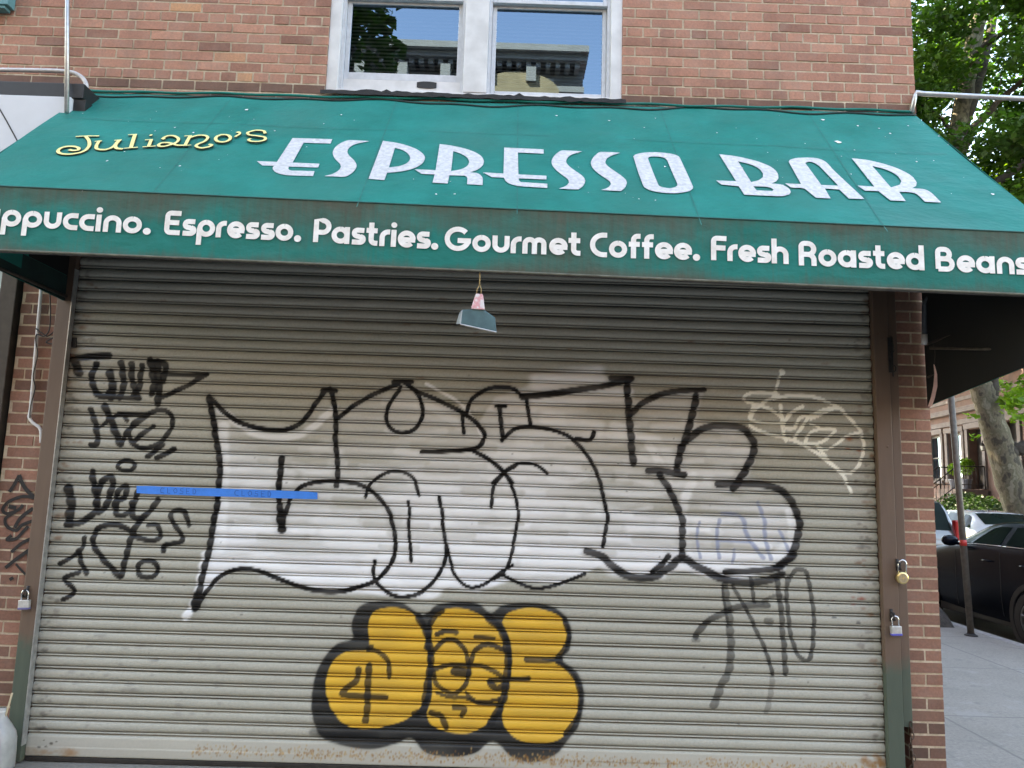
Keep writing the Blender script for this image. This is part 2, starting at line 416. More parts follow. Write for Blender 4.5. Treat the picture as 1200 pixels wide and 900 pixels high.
CX0,CX1=-2.706,2.264
SL=.071; Z_ROW0=.155
prof=[(.00,-.010),(.03,-.001),(.075,.0062),(.120,.0080),(.160,.0045),(.185,-.0095),(.220,-.0095),(.245,.0010),(.33,.0072),(.46,.0105),(.60,.0112),(.74,.0095),(.86,.006),(.94,.001),(.98,-.010)]
zs=[];ys=[];gro=[]
zs+= [.028]+[.030+.0055*i for i in range(21)]+[.150]; ys+=[0.]+[-.012-.002*math.sin(i/20*3.1416) for i in range(21)]+[-.004]; gro+=[0]+[0]*21+[.6]
NS=44
for i in range(NS):
    for (f,d) in prof:
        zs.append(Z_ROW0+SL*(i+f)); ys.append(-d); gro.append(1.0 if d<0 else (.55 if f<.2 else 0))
zs=np.array(zs);ys=np.array(ys);gro=np.array(gro)
nx=990; xs=np.linspace(CX0,CX1,nx); nz=len(zs)
# dents: the slats bow a little
def vnoise(x,z,sx,sz,seed):
    g=np.random.default_rng(seed).random((97,97)); X=(x*sx)%96; Z=(z*sz)%96
    xi=X.astype(int); zi=Z.astype(int); fx=X-xi; fz=Z-zi; fx=fx*fx*(3-2*fx); fz=fz*fz*(3-2*fz)
    return (g[xi,zi]*(1-fx)+g[xi+1,zi]*fx)*(1-fz)+(g[xi,zi+1]*(1-fx)+g[xi+1,zi+1]*fx)*fz
XX,ZZ=np.meshgrid(xs,zs)
YY=np.repeat(ys[:,None],nx,1)
row=np.floor((ZZ-Z_ROW0)/SL)
YY=YY+(vnoise(XX+20,row*3.7+100,1.3,1,3)-.5)*.005+(vnoise(XX+20,ZZ+5,3,4,4)-.5)*.003
ZV=ZZ+(vnoise(XX+9,row*2.3+50,.6,1,5)-.5)*.006
GR=np.repeat(gro[:,None],nx,1)
PC=np.zeros((nz,nx,3)); PA=np.zeros((nz,nx))    # premultiplied paint
PA+=(GR>.9)*(.35+.4*vnoise(XX+12,row*5.3+60,2.5,1,77)); PC+=np.array([.035,.030,.025])*PA[...,None]   # hinge seams darkened in the colour to crisp up the slat lines
def over(sl_,c,a):
    PC[sl_]=PC[sl_]*(1-a[...,None])+np.array(c)*a[...,None]; PA[sl_]=PA[sl_]*(1-a)+a
def to_xz(pts): 
    o=[]
    for p in pts:
        q=at(p[0],p[1],Y=-.006); o.append((q[0],q[2]))
    return np.array(o)
def win_of(q,m):
    i0=max(0,np.searchsorted(zs,q[:,1].min()-m)); i1=min(nz,np.searchsorted(zs,q[:,1].max()+m))
    j0=max(0,np.searchsorted(xs,q[:,0].min()-m)); j1=min(nx,np.searchsorted(xs,q[:,0].max()+m))
    return slice(i0,i1),slice(j0,j1)
BLK=(.009,.008,.008)
def stroke(pts,w,c=BLK,a=1.12,soft=.32,smooth=True,gmod=.10,w2=None,seed=0):
    """pts and w in photo pixels"""
    q=to_xz(catmull(pts) if smooth else pts); r=w/2*.00524
    sl_=win_of(q,r*1.5); X=XX[sl_];Z=ZZ[sl_]
    if X.size==0: return
    X=X+(vnoise(row[sl_]*4.1+300,row[sl_]*0+5,1,1,55)-.5)*.009+(GR[sl_]>.9)*.005
    ph=((Z-Z_ROW0)/SL)%1; wm=.86+.26*np.sin(np.pi*np.clip((ph-.2)/.8,0,1))
    D=np.full(X.shape,9.)
    N=len(q)-1
    for k in range(N):
        rk=r if w2 is None else r*(1+(w2/w-1)*(k/N))
        p=q[k]; s=q[k+1]-p; L2=s@s+1e-12
        t=np.clip(((X-p[0])*s[0]+(Z-p[1])*s[1])/L2,0,1)
        D=np.minimum(D,np.hypot(X-p[0]-t*s[0],Z-p[1]-t*s[1])/rk)
    al=np.clip((1+soft*.4-D/wm)/max(soft,.05),0,1); al=al*al*(3-2*al)
    mod=(1-gmod)+gmod*GR[sl_]
    mod=mod*(.92+.12*vnoise(X+30,Z+30,9,14,11))
    over(sl_,c,np.clip(al*a*mod,0,1))
def poly_alpha(pts,soft,smooth=True):
    P=catmull(list(pts)+[pts[0]],6) if smooth else list(pts)+[pts[0]]
    q=to_xz(P); sl_=win_of(q,soft*2); X=XX[sl_];Z=ZZ[sl_]
    ins=np.zeros(X.shape,bool); D=np.full(X.shape,9.)
    for k in range(len(q)-1):
        p,n_=q[k],q[k+1]; s=n_-p; L2=s@s+1e-12
        c=((p[1]>Z)!=(n_[1]>Z)); xi=s[0]*(Z-p[1])/(s[1] if abs(s[1])>1e-9 else 1e-9)+p[0]
        ins^=(c&(X<xi))
        t=np.clip(((X-p[0])*s[0]+(Z-p[1])*s[1])/L2,0,1); D=np.minimum(D,np.hypot(X-p[0]-t*s[0],Z-p[1]-t*s[1]))
    sd=np.where(ins,D,-D); a=np.clip(.5+sd/(2*soft),0,1)
    return sl_,a*a*(3-2*a),X,Z
def fill(pts,c,a,soft=.006,smooth=True,var=.1):
    sl_,al,X,Z=poly_alpha(pts,soft,smooth)
    over(sl_,c,np.clip(al*a*(1-var+2*var*(vnoise(X+40,Z+40,6,26,21)-.3)),0,1))
def cr(pts,ox,oy,s): return [(ox+x/s,oy+y/s) for x,y in pts]
def ell(cx,cy,rx,ry,n=18,rot=0):
    return [(cx+rx*math.cos(2*math.pi*i/n)*math.cos(rot)-ry*math.sin(2*math.pi*i/n)*math.sin(rot), cy+rx*math.cos(2*math.pi*i/n)*math.sin(rot)+ry*math.sin(2*math.pi*i/n)*math.cos(rot)) for i in range(n+1)]

fill([pj((x_,0,z_)) for x_,z_ in ((-2.69,.145),(2.25,.145),(2.25,.035),(-2.69,.035))],(.52,.49,.42),.55,.004,False)
# -- white fill of the large throw-up, streaked along the slats
big=[(250,474),(272,492),(320,503),(355,492),(382,466),(393,482),(440,457),(470,447),(505,462),(545,488),(560,497),(580,466),(612,455),(640,441),(738,441),(745,468),(780,462),(825,457),(815,500),(870,500),(885,540),(872,572),(925,592),(940,630),(920,668),(850,682),(800,668),(760,676),(705,662),(660,685),(600,680),(560,694),(520,690),(470,700),(420,694),(370,690),(310,670),(270,668),(236,702),(222,726),(240,660),(257,580),(254,520)]
sl_,al,X,Z=poly_alpha(big,.012,False)
pxs=np.array([pj((0,0,z))[1] for z in zs[sl_[0]]])[:,None]+X*190*.03
dens=np.interp(pxs,[440,500,560,600,650,690,730],[.18,.25,.40,.74,.90,.95,.97])
st=vnoise(X+11,Z+3,1.6,36,31)*.6+vnoise(X+7,Z+1,5,60,32)*.4
patch=vnoise(X+3,Z+8,1.9,2.3,33)
dens=np.clip(dens*(.25+1.35*st)+(patch-.5)*.75+.12*GR[sl_],0,.96)
over(sl_,(.82,.815,.82),al*dens)
WH=(.88,.875,.87)
def wst(pts,w,a=.6): stroke(pts,w,WH,a,.9,gmod=0)
for pts,w,a in [([(258,480),(300,508),(350,510),(392,478)],9,.7),([(240,650),(232,695),(218,724)],9,.9),([(262,500),(262,560),(258,640)],14,.6),
    ([(300,660),(380,682),(460,680)],22,.8),([(470,690),(505,696),(535,670)],12,.8),([(630,447),(700,440)],22,.75),([(630,470),(735,462)],16,.6),([(640,490),(700,500)],18,.5),
    ([(760,520),(785,560)],10,.8),([(720,500),(770,520),(800,560)],14,.5),([(700,650),(720,665),(775,668)],18,.9),([(830,660),(880,668),(925,640)],14,.7),
    ([(812,560),(800,600),(806,650)],12,.8),([(590,590),(600,640)],24,.6),([(460,590),(520,600),(575,590)],30,.4),([(500,450),(545,478),(568,520)],4,.8),([(925,600),(930,640)],10,.7),
    ([(380,610),(440,610)],30,.55),([(620,660),(680,650)],24,.7),([(390,630),(460,650)],26,.6),([(450,470),(500,476),(540,500)],10,.35),([(270,540),(330,545)],16,.35)]: wst(pts,w,a)
g=np.random.default_rng(14)
for _ in range(150):      # the can went back and forth: short arcs of thicker and thinner white
    w_=g.uniform(25,90); x_=g.uniform(268+w_/2,915-w_/2); y_=g.uniform(470,690)
    if not (y_>(500 if x_<560 else 475) and y_<(660 if x_<700 else 668)): continue
    k_=g.uniform(.25,1)*np.interp(y_,[470,560,640],[.35,.55,.9]); b_=g.uniform(-8,8)
    wst([(x_-w_/2,y_),(x_,y_+b_),(x_+w_/2,y_+.03*w_+g.uniform(-3,3))],g.uniform(5,17),k_*.75)
for _ in range(45):       # bare patches where the metal shows
    x_=g.uniform(265,905); y_=g.uniform(500,650); w_=g.uniform(30,110)
    stroke([(x_-w_/2,y_),(x_,y_+2),(x_+w_/2,y_+.03*w_)],g.uniform(5,12),(.40,.375,.31),g.uniform(.2,.55),.9,gmod=0)
A=lambda p:cr(p,220,430,3.158); B=lambda p:cr(p,580,430,3.158)
# faint blue tag on the white
for p,w in [([(250,340),(240,460),(258,600)],18),([(400,320),(390,430),(400,600)],22),([(430,270),(560,290),(610,420),(640,470),(730,600)],26),([(700,190),(735,300),(755,460),(790,610)],24),([(860,400),(900,480),(930,560)],20),([(520,540),(500,640)],18),([(400,470),(640,480)],14)]:
    stroke(cr(p,780,560,6.43),w/6.43*1.3,(.20,.25,.42),.36,.8,gmod=-.9)
for p,w in [([(78,110),(100,230),(118,330),(117,440),(100,560),(75,690),(45,830),(35,885)],20),([(90,120),(150,180),(220,215),(300,232),(370,230),(430,195),(470,140),(510,85)],16),
    ([(500,85),(545,88)],18),([(528,80),(545,160),(548,260),(555,340),(553,440)],17),([(555,190),(620,140),(700,95),(780,65)],15),([(765,55),(830,55)],16),([(800,55),(850,90),(950,135),(1040,185),(1090,235),(1095,270),(1070,300),(980,310),(870,314)],15),
    ([(790,75),(745,140),(735,200),(770,240),(830,235),(868,180),(855,110),(812,62)],13),([(1060,310),(1120,345),(1170,390),(1200,430)],14),
    ([(350,335),(340,430),(340,540),(350,600)],20),([(350,595),(375,500),(420,445),(480,425),(560,423),(640,435),(700,475),(745,540),(768,630),(755,720),(700,790),(620,820),(530,832),(420,815),(330,780),(260,755),(200,748),(130,770),(80,820),(40,875)],14),
    ([(345,540),(350,600)],28),([(35,850),(28,890)],30),
    ([(660,480),(680,430),(740,390),(800,390),(840,420),(858,475)],11),([(690,720),(695,790),(750,840),(810,850),(880,825),(935,760),(955,680),(945,580),(932,480)],12),([(818,500),(820,600),(825,720)],11),
    ([(955,650),(985,760),(1040,815),(1100,805),(1160,760),(1200,735)],10),([(1125,520),(1135,440),(1170,395),(1210,370)],11),([(1030,180),(1050,120),(1120,80),(1200,80),(1240,110)],13),([(1015,180),(1020,245)],12),([(1152,145),(1165,270)],15),([(1140,145),(1175,145)],12)]:
    stroke(A(p),w/3.158*2.4,a=.13,soft=1.0); stroke(A(p),w/3.158*1.18)
for p,w in [([(0,355),(40,400),(75,470),(85,550),(70,650),(40,750),(0,785)],11),([(-10,430),(40,385),(90,358),(150,362),(195,395)],11),([(100,110),(250,95),(400,70),(500,45)],22),([(430,40),(505,40)],20),([(115,120),(130,212)],13),
    ([(30,268),(70,230),(130,222),(220,235),(290,270),(345,330),(380,400),(405,490),(415,570),(400,665)],13),([(490,60),(495,180),(505,280),(515,358)],24),([(500,175),(560,125),(650,95),(775,82)],20),([(745,110),(720,210),(690,310),(675,378)],24),
    ([(690,295),(740,245),(810,218),(900,222),(945,260),(960,310),(930,380),(880,450)],24),([(570,385),(620,385),(700,402)],24),([(610,400),(655,470),(690,560),(695,650),(690,700)],22),
    ([(340,680),(400,705),(450,750),(520,780),(590,775),(640,745),(690,708),(760,745),(850,785),(960,798),(1060,770)],25),([(850,760),(950,755),(1050,740),(1110,690)],20),([(580,760),(625,720),(640,700)],18),
    ([(825,432),(900,430),(1000,435),(1070,465),(1110,520),(1125,600),(1100,690),(1040,742)],24),([(20,765),(90,800),(160,820),(250,800),(335,765)],11),([(300,265),(350,270),(365,240)],14)]:
    stroke(B(p),w/3.158*2.1,a=.13,soft=1.0); stroke(B(p),w/3.158*1.15,a=1.04 if w>18 else 1.12)
# -- yellow piece low on the curtain
C=lambda p:cr(p,350,690,3.3333); CH=(.014,.014,.015)
YEL=(.80,.45,.055)
SHP=C([(215,110),(240,70),(300,50),(400,55),(470,100),(505,95),(540,65),(620,52),(700,60),(750,95),(800,65),(900,55),(1000,75),(1060,140),(1060,230),(1030,275),(1090,330),(1115,420),(1095,530),(1050,590),(1010,640),(930,675),(840,660),(760,595),(690,640),(600,655),(500,640),(440,585),(380,605),(280,625),(170,610),(90,580),(60,520),(50,440),(65,340),(100,270),(150,215),(210,195),(205,150)])
fill(SHP,CH,.45,.022,var=.2)
fill(SHP,CH,.95,.006,var=.08)
for s_ in ([(270,150),(290,95),(350,75),(420,85),(470,125),(500,200),(505,300),(495,420),(450,490),(380,525),(280,548),(190,535),(130,470),(105,380),(130,290),(190,245),(270,238),(275,200)],
           [(515,170),(525,110),(580,80),(650,80),(720,110),(780,160),(810,230),(815,330),(800,420),(750,510),(680,560),(600,562),(530,540),(500,490),(520,420),(520,300)],
           [(795,130),(820,95),(900,75),(980,90),(1030,120),(1050,170),(1040,230),(1010,270),(950,275),(1020,295),(1070,340),(1095,400),(1090,480),(1050,560),(980,600),(890,600),(820,560),(795,500),(810,420),(830,330),(830,220)]):
    fill(C(s_),YEL,.93,.004,var=.13)
for p,w in [([(270,240),(285,225)],16),([(470,110),(505,190),(515,290),(500,400),(485,470),(450,490)],26),([(500,230),(520,130),(560,90)],20),([(740,110),(790,160),(815,240),(815,330),(800,430),(750,520)],28),([(1040,120),(1055,180),(1040,230),(1010,268)],18),
    ([(890,274),(960,276),(1020,272)],22),([(1010,285),(1070,335),(1100,410),(1090,490),(1040,565)],16),
    ([(235,315),(225,360),(175,412),(340,425)],22),([(275,300),(270,420),(260,515)],24),([(270,235),(320,252),(350,290),(355,345)],18),([(540,178),(575,165),(615,170)],18),([(690,190),(760,195)],17),
    ([(520,255),(560,207),(610,202),(650,240),(662,300)],17),([(670,290),(690,240),(740,215),(805,240)],18),([(520,315),(600,298),(700,300),(760,320),(800,350)],17),([(525,320),(540,370),(580,402),(620,405),(655,370),(668,310)],17),([(615,322),(655,330)],38),
    ([(655,405),(690,437),(740,440),(785,430)],13),([(745,360),(820,355),(900,352)],18),([(750,365),(775,390),(805,375)],24),([(540,405),(600,425),(650,425),(700,447),(775,452)],12),([(605,460),(645,465),(635,495)],19),([(515,485),(555,498),(575,542)],22)]:
    stroke(C(p),w/3.333*1.05,CH,.95,.3,gmod=.05)
stroke(C([(60,560),(150,580),(300,575)]),10,CH,.6,.9)
# -- tags at the left
T=lambda p:cr(p,60,400,2.8125)
for p,w in [([(65,58),(130,50),(190,48)],22),([(80,75),(95,105)],26),([(150,75),(135,120),(145,165),(175,182),(190,165)],20),([(195,100),(202,150),(196,185)],24),([(230,70),(240,130),(225,185)],20),([(265,75),(270,140),(285,185)],20),([(300,80),(290,150),(270,172)],18),([(325,60),(340,130),(330,170)],22),
    ([(350,65),(355,140),(350,205)],22),([(330,65),(375,75),(370,130)],20),([(370,105),(440,110),(515,108)],14),([(515,108),(440,150),(360,185)],15),([(195,180),(240,185),(290,188)],16),
    ([(130,225),(150,290),(155,335),(135,342)],18),([(175,210),(200,270),(232,338)],22),([(150,290),(220,240),(250,260)],12),([(220,240),(320,240)],16),([(235,335),(270,270),(320,240),(365,225),(398,250),(390,300),(350,340),(300,352),(265,325),(262,290),(312,245)],15),([(335,280),(280,325)],16),([(370,340),(320,380)],17),([(408,355),(350,385)],17),
    (ell(248,410,28,17),13),([(58,480),(65,540),(60,600)],28),([(55,605),(110,590),(150,545),(136,430)],20),([(145,540),(165,470),(195,445),(205,470),(180,540),(160,560)],20),([(205,545),(225,490),(250,475),(245,510),(215,530),(220,570),(255,562),(290,490)],17),([(265,530),(275,580),(310,575),(352,520)],18),([(312,570),(265,640),(235,770)],18),
    ([(275,635),(220,605),(160,615),(137,660),(165,710),(230,775)],17),([(270,640),(330,655),(360,640),(350,605),(322,605)],15),([(455,605),(440,562),(400,560),(400,590),(430,640),(425,660),(372,672),(370,690)],15),(ell(320,750,33,28),15),
    ([(110,645),(95,690),(30,735)],14),([(90,690),(105,740),(120,762)],15),([(95,760),(45,782),(70,810),(75,828),(40,850)],14)]:
    stroke(T(p),w/2.8125*1.12,a=1.06,gmod=.08)
# -- tag at the lower right
D_=lambda p:cr(p,780,640,4.286)
for p,w,a in [([(300,200),(310,300),(325,420),(325,560),(310,640),(280,700),(265,750),(240,800)],26,.62),([(288,200),(296,300),(314,400)],10,.6),([(340,200),(400,310),(460,430),(510,550),(535,640)],14,.75),([(535,640),(530,740),(505,835)],18,.35),([(150,455),(200,390),(300,330),(400,297),(510,295)],22,.75),
    ([(430,160),(447,280)],14,.75),([(490,278),(560,247),(600,262)],13,.5),([(560,160),(575,280),(590,450),(600,640)],19,.72),([(612,160),(610,280),(622,400),(650,520),(700,575),(730,540),(745,400),(730,230),(700,130),(650,120),(620,170)],15,.78),([(510,380),(525,385)],26,.5),([(140,470),(160,470)],18,.4)]:
    stroke(D_(p),w/4.286*1.45,a=min(1.02,a*1.4),gmod=.25)
# -- white tag upper right
E_=lambda p:cr(p,850,420,5.622); CRM=(.95,.93,.82)
for p,w in [([(370,90),(345,160),(330,240)],17),([(368,85),(374,98)],30),([(330,240),(250,225),(170,230),(128,255),(140,285),(220,310),(320,350),(380,400)],20),([(330,258),(250,290),(190,350),(160,390),(200,415),(300,427),(360,427)],18),
    ([(160,440),(200,470),(290,500),(400,525),(500,565),(600,620),(700,700),(780,752),(840,750),(890,690),(912,600),(890,490),(840,420),(750,330),(640,272),(520,245),(400,250),(320,268)],20),([(185,320),(160,390)],28),([(360,310),(370,380),(375,460),(395,540)],22),([(505,318),(420,370),(380,440)],22),
    ([(380,462),(450,460),(490,390),(540,390),(470,500),(450,540)],20),([(540,390),(640,345),(735,325)],24),([(735,325),(560,400)],14),([(520,555),(560,490),(640,465),(720,475),(650,540),(590,562),(520,555)],18),([(560,430),(612,450)],16),([(600,572),(660,602),(720,572),(800,512),(890,490)],16),([(600,572),(700,690),(780,780),(830,885)],18),([(325,235),(340,245)],34)]:
    stroke(E_(p),w/5.622*1.15,CRM,.97,.35,gmod=0)
# -- worn spots: chips, rust freckles on the bottom rail, grime at the ends
def spots(x0,x1,z0,z1,n,rad,c,a,flat=1.0,seed=1):
    g=np.random.default_rng(seed)
    for _ in range(n):
        cx,cz=g.uniform(x0,x1),g.uniform(z0,z1); r=rad*g.uniform(.4,1.4)
        q=np.array([(cx,cz)]); sl_=win_of(q,r*3)
        X=XX[sl_];Z=ZZ[sl_]
        if X.size==0: continue
        d=np.hypot((X-cx)/flat,Z-cz)/r+.5*(vnoise(X+50,Z+50,70,70,9)-.5)
        over(sl_,c,np.clip(1.6-1.4*d,0,1)*a)
over((slice(None),slice(None)),(.05,.043,.036),(GR>.9)*(.30+.45*vnoise(XX+12,row*5.3+60,2.5,1,77)))  # hinge seam rows darkened once more, over the paint
RUST=(.30,.14,.04); TANR=(.46,.30,.13)
def dab(x,z,sx,sz,c,a): spots(x,x+1e-6,z,z+1e-6,1,sz,c,a,sx/sz)
g=np.random.default_rng(5)
for _ in range(2000):
    x=g.uniform(-1.75,2.24); p=.35+.65*vnoise(np.array([x+5.]),np.array([2.]),1.7,1,6)[0]
    if g.random()<p*(1 if x>-1.2 else .5): dab(x,g.normal(.082,.017),.010,.016,TANR if g.random()<.5 else RUST,g.uniform(.3,.8))
spots(-2.66,-2.50,.07,.12,7,.006,(.05,.04,.03),.8,1.5,8); spots(-2.69,-2.4,.035,.06,14,.02,(.35,.2,.1),.3,2,9)
spots(2.12,2.26,.04,.15,22,.018,RUST,.55,1.3,14)
for i in range(NS):
    for sd in (0,1):
        if g.random()<.75:
            x=CX1-g.uniform(0,.10) if sd==0 else CX0+g.uniform(0,.10)
            spots(x-.05,x+.03,Z_ROW0+SL*(i+.1),Z_ROW0+SL*(i+.8),4,.012,(.10,.085,.07) if g.random()<.7 else (.2,.1,.05),.45,1.8,100+i*2+sd)
spots(1.98,2.16,.98,1.06,5,.008,(.30,.06,.03),.85,3.5,15); spots(1.85,2.2,.86,1.1,14,.004,(.05,.05,.05),.8,3,16); spots(2.05,2.2,1.9,2.05,3,.012,(.32,.12,.06),.8,2,17)
spots(-2.6,2.2,.2,2.9,90,.004,(.06,.055,.05),.6,2.0,18); spots(-2.6,2.2,2.2,2.9,16,.010,(.22,.11,.06),.4,3.,19)
spots(-2.7,-1.6,.18,.75,60,.012,(.20,.19,.17),.45,2.6,20)

verts=np.stack([XX,YY,ZV],-1).reshape(-1,3).astype('f')
idx=np.arange(nz*nx).reshape(nz,nx)
quads=np.stack([idx[:-1,:-1],idx[:-1,1:],idx[1:,1:],idx[1:,:-1]],-1).reshape(-1,4)
me=bpy.data.meshes.new('curtain'); me.vertices.add(len(verts)); me.vertices.foreach_set('co',verts.ravel())
me.loops.add(quads.size); me.loops.foreach_set('vertex_index',quads.ravel().astype('i')); me.polygons.add(len(quads)); me.polygons.foreach_set('loop_start',np.arange(0,quads.size,4,dtype='i'))
me.update(calc_edges=True); me.validate()
me.polygons.foreach_set('use_smooth',np.ones(len(quads),bool))
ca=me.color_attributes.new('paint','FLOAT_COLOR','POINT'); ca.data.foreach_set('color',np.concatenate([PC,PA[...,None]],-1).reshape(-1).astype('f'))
def curtain_mat():
    m,nt,b=newmat('graffitied_shutter'); v=coords(nt)
    n1=noise(nt,coords(nt,(2,2,10)),1.5,6,.7); n2=noise(nt,v,70,4,.7); n3=noise(nt,coords(nt,(14,14,90)),1,4)
    c=mix(nt,n1,(.355,.338,.282),(.45,.433,.366)); c=mix(nt,.25,c,ramp(nt,n2,[(.3,.3),(.7,.7)]),'OVERLAY')
    c=mix(nt,ramp(nt,n3,[(.6,0),(.8,.35)]),c,(.22,.20,.165))
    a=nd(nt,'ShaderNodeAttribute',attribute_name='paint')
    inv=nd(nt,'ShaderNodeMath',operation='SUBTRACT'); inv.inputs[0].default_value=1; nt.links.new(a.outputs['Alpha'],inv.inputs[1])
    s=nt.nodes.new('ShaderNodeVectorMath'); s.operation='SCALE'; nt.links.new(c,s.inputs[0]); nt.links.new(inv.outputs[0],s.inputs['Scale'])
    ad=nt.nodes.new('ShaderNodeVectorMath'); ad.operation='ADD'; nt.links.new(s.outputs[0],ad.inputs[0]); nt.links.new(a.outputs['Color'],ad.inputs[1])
    nt.links.new(ad.outputs[0],b.inputs['Base Color']); b.inputs['Roughness'].default_value=.36; b.inputs['Specular IOR Level'].default_value=.28
    bump(nt,b,n2,.06,.002); return m
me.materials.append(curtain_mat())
shut=empty('roller_shutter',(-.22,0,0),'closed ribbed metal roller shutter covered in white, black and yellow graffiti','roller shutter')
def to(o,p):           # parent while keeping world placement
    o.parent=p; o.matrix_parent_inverse=Matrix.Translation(p.location).inverted() if True else None
    return o
cur=bpy.data.objects.new('curtain',me); COL.objects.link(cur); to(cur,shut)
rl=MB().box(-2.792,-2.700,-.062,-.022,.012,3.3).box(-2.792,-2.740,-.0215,.05,.012,3.3)
to(rl.build('guide_rail',M_BROWN,bevel=.004),shut)
to(MB().box(-2.7035,-2.6985,-.064,-.0225,.1,2.9).build('rail_edge',M_STEEL),shut)
rr=MB().box(2.258,2.352,-.062,-.022,.0,3.3).box(2.30,2.352,-.0215,.05,.0,3.3)
to(rr.build('guide_rail',M_BROWN,bevel=.004),shut)
to(MB().box(2.357,2.412,-.048,.02,.33,3.3).build('guide_rail',M_BROWN,bevel=.004),shut)
to(MB().box(-2.70,2.257,-.018,.02,.004,.0275).build('bottom_bar',M('dirty_black_rubber',(.035,.028,.022),.8,0,.5,20),bevel=.003),shut)
to(MB().box(-2.70,2.257,-.03,.09,3.28,3.6).build('shutter_housing',M_BLACKM),shut)
for (x,z) in ((-2.757,.935),(2.355,1.235),(2.308,.945)):      # staples the padlocks pass through
    mb=MB().tube([(x-.008,-.058,z+.03),(x-.008,-.095,z+.028),(x-.008,-.098,z-.006),(x-.008,-.06,z-.01)],.008,8)
    mb.box(x-.016,x+.0,-.068,-.063,z-.02,z+.05); to(mb.build('hasp',M_BLACKM,smooth=True),shut)
# bolts on the rails
for z in (1.95,2.62): to(MB().lathe([(.0,.004),(.006,.003),(.008,0)],8,Matrix.Translation((2.32,-.062,z))@Matrix.Rotation(R(90),4,'X')).build('rivet',M_BROWN),shut)
to(MB().box(-2.698,-2.672,-.02,-.008,2.415,2.475).build('missing_slat_end',M_BLACK),shut)

# ================================================================== GREEN AWNING
WTL=at(105,109,Y=-.04); WTR=at(1070,133,Y=-.04)
FTL=at(-56,215.5,Y=-1.0); FTR=at(1241,274,Y=-1.10); FBL=at(-56,290.8,Y=-1.0); FBR=at(1241,346.8,Y=-1.10)
awn=empty('awning',(-.05,-.02,4.1),'green vinyl shop awning with white art deco lettering and grimy valance','awning')
def slope(u,v,d=0):
    p=(WTL*(1-u)+WTR*u)*(1-v)+(FTL*(1-u)+FTR*u)*v
    sag=-.011*math.sin(math.pi*min(1,max(0,v)))*(abs(math.sin(5*math.pi*u))**.8)+.004*math.sin(9*u+5*v)*math.sin(math.pi*min(1,max(0,v)))
    return p+np.array([0,-.72,.69])*(d+sag)
def val(u,v,d=0):
    p=(FTL*(1-u)+FTR*u)*(1-v)+(FBL*(1-u)+FBR*u)*v
    return p+np.array([0,-1.,0])*d
def inv(fn,px,py):
    u,v=.5,.5
    for _ in range(12):
        p=pj(fn(u,v)); e=np.array([px,py])-p
        J=np.stack([(pj(fn(u+1e-4,v))-p)/1e-4,(pj(fn(u,v+1e-4))-p)/1e-4],1); s=np.linalg.solve(J,e); u+=s[0]; v+=s[1]
    return u,v
def sheet(fn,nu,nv,d,wav=None):
    vs=[];fs=[]
    for j in range(nv+1):
        for i in range(nu+1):
            u,v=i/nu,j/nv; vs.append(fn(u,v,d+(wav(u,v) if wav else 0)))
    for j in range(nv):
        for i in range(nu):
            a=j*(nu+1)+i; fs.append((a,a+1,a+nu+2,a+nu+1))
    return MB().add(vs,fs)
to(sheet(slope,120,20,0).build('canopy',M_VIN,smooth=True),awn)
o=to(sheet(val,80,12,0).build('valance',M_VALD,smooth=True),awn)
gr=o.data.attributes.new('grime','FLOAT','POINT')
gv=[]
for j in range(13):
    for i in range(81):
        v=j/12; gv.append(float(np.interp(v,[0,.12,.3,.55,.85,.95,1],[.85,.74,.55,.33,.38,.62,.85])))
gr.data.foreach_set('value',gv)
to(sheet(slope,40,8,-.014).build('lining',M_LINING),awn); to(sheet(val,8,2,-.012).build('lining',M_LINING),awn)
# hem piping along the bottom and top edge of the valance
to(MB().tube([val(u,1.0,.001) for u in np.linspace(0,1,40)],.006,6).build('hem',M('hem_grey',(.16,.16,.12),.8,0,.4,20),smooth=True),awn)
to(MB().tube([val(u,0.0,.001) for u in np.linspace(0,1,40)],.004,6).build('piping',M('piping_green',(.02,.10,.085),.7,0,.3,20),smooth=True),awn)
# side panels
hemL=at(75,354,Y=-.03)
def quad_panel(name,ps,m): return to(MB().add(ps,[tuple(range(len(ps)))]).build(name,m),awn)
def shift(p,dx): return np.array(p)+np.array([dx,0,0])
lo=np.array([FBL[0],FBL[1],FBL[2]])
wl=np.array([WTL[0],-.03,hemL[2]])
pl=[WTL,FTL,lo,wl]
quad_panel('side_panel',[shift(p,-.002) for p in pl],M_VIN); quad_panel('lining',[shift(WTL,.006),shift(FTL,.006),shift(FTL*.45+lo*.55,.006),shift(wl+np.array([0,0,.16]),.006)],M_LINING)
quad_panel('side_skirt',[shift(FTL*.45+lo*.55,.007),shift(lo,.007),shift(wl,.007),shift(wl+np.array([0,0,.157]),.007)],M_DKGREEN)
hr0=at(1088,476,Y=-.03); hr1=at(1241,414,Y=-1.10)
pr=[WTR,FTR,hr1,hr0]
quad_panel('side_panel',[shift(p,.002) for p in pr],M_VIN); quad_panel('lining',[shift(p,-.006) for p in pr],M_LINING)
M_BAR=M('awning_frame_steel',(.10,.085,.075),.5,.5,.5,30)
br=MB()
def bar(a,b,r=.011): br.tube([a,b],r,8)
bar(at(1086,404,Y=-.05),at(1232,349,Y=-1.05)); bar(at(1088,442,Y=-.05),at(1225,394,Y=-.95),.009); bar(at(1090,408,Y=-.30),at(1215,410,Y=-.85),.008)
bar(val(.01,.97,-.03),val(.99,.97,-.03),.014); bar(val(.01,.03,-.03),val(.99,.03,-.03),.014)
bar(np.array([-2.74,-.05,hemL[2]+.03]),np.array([-2.74,-.98,hemL[2]+.03]))
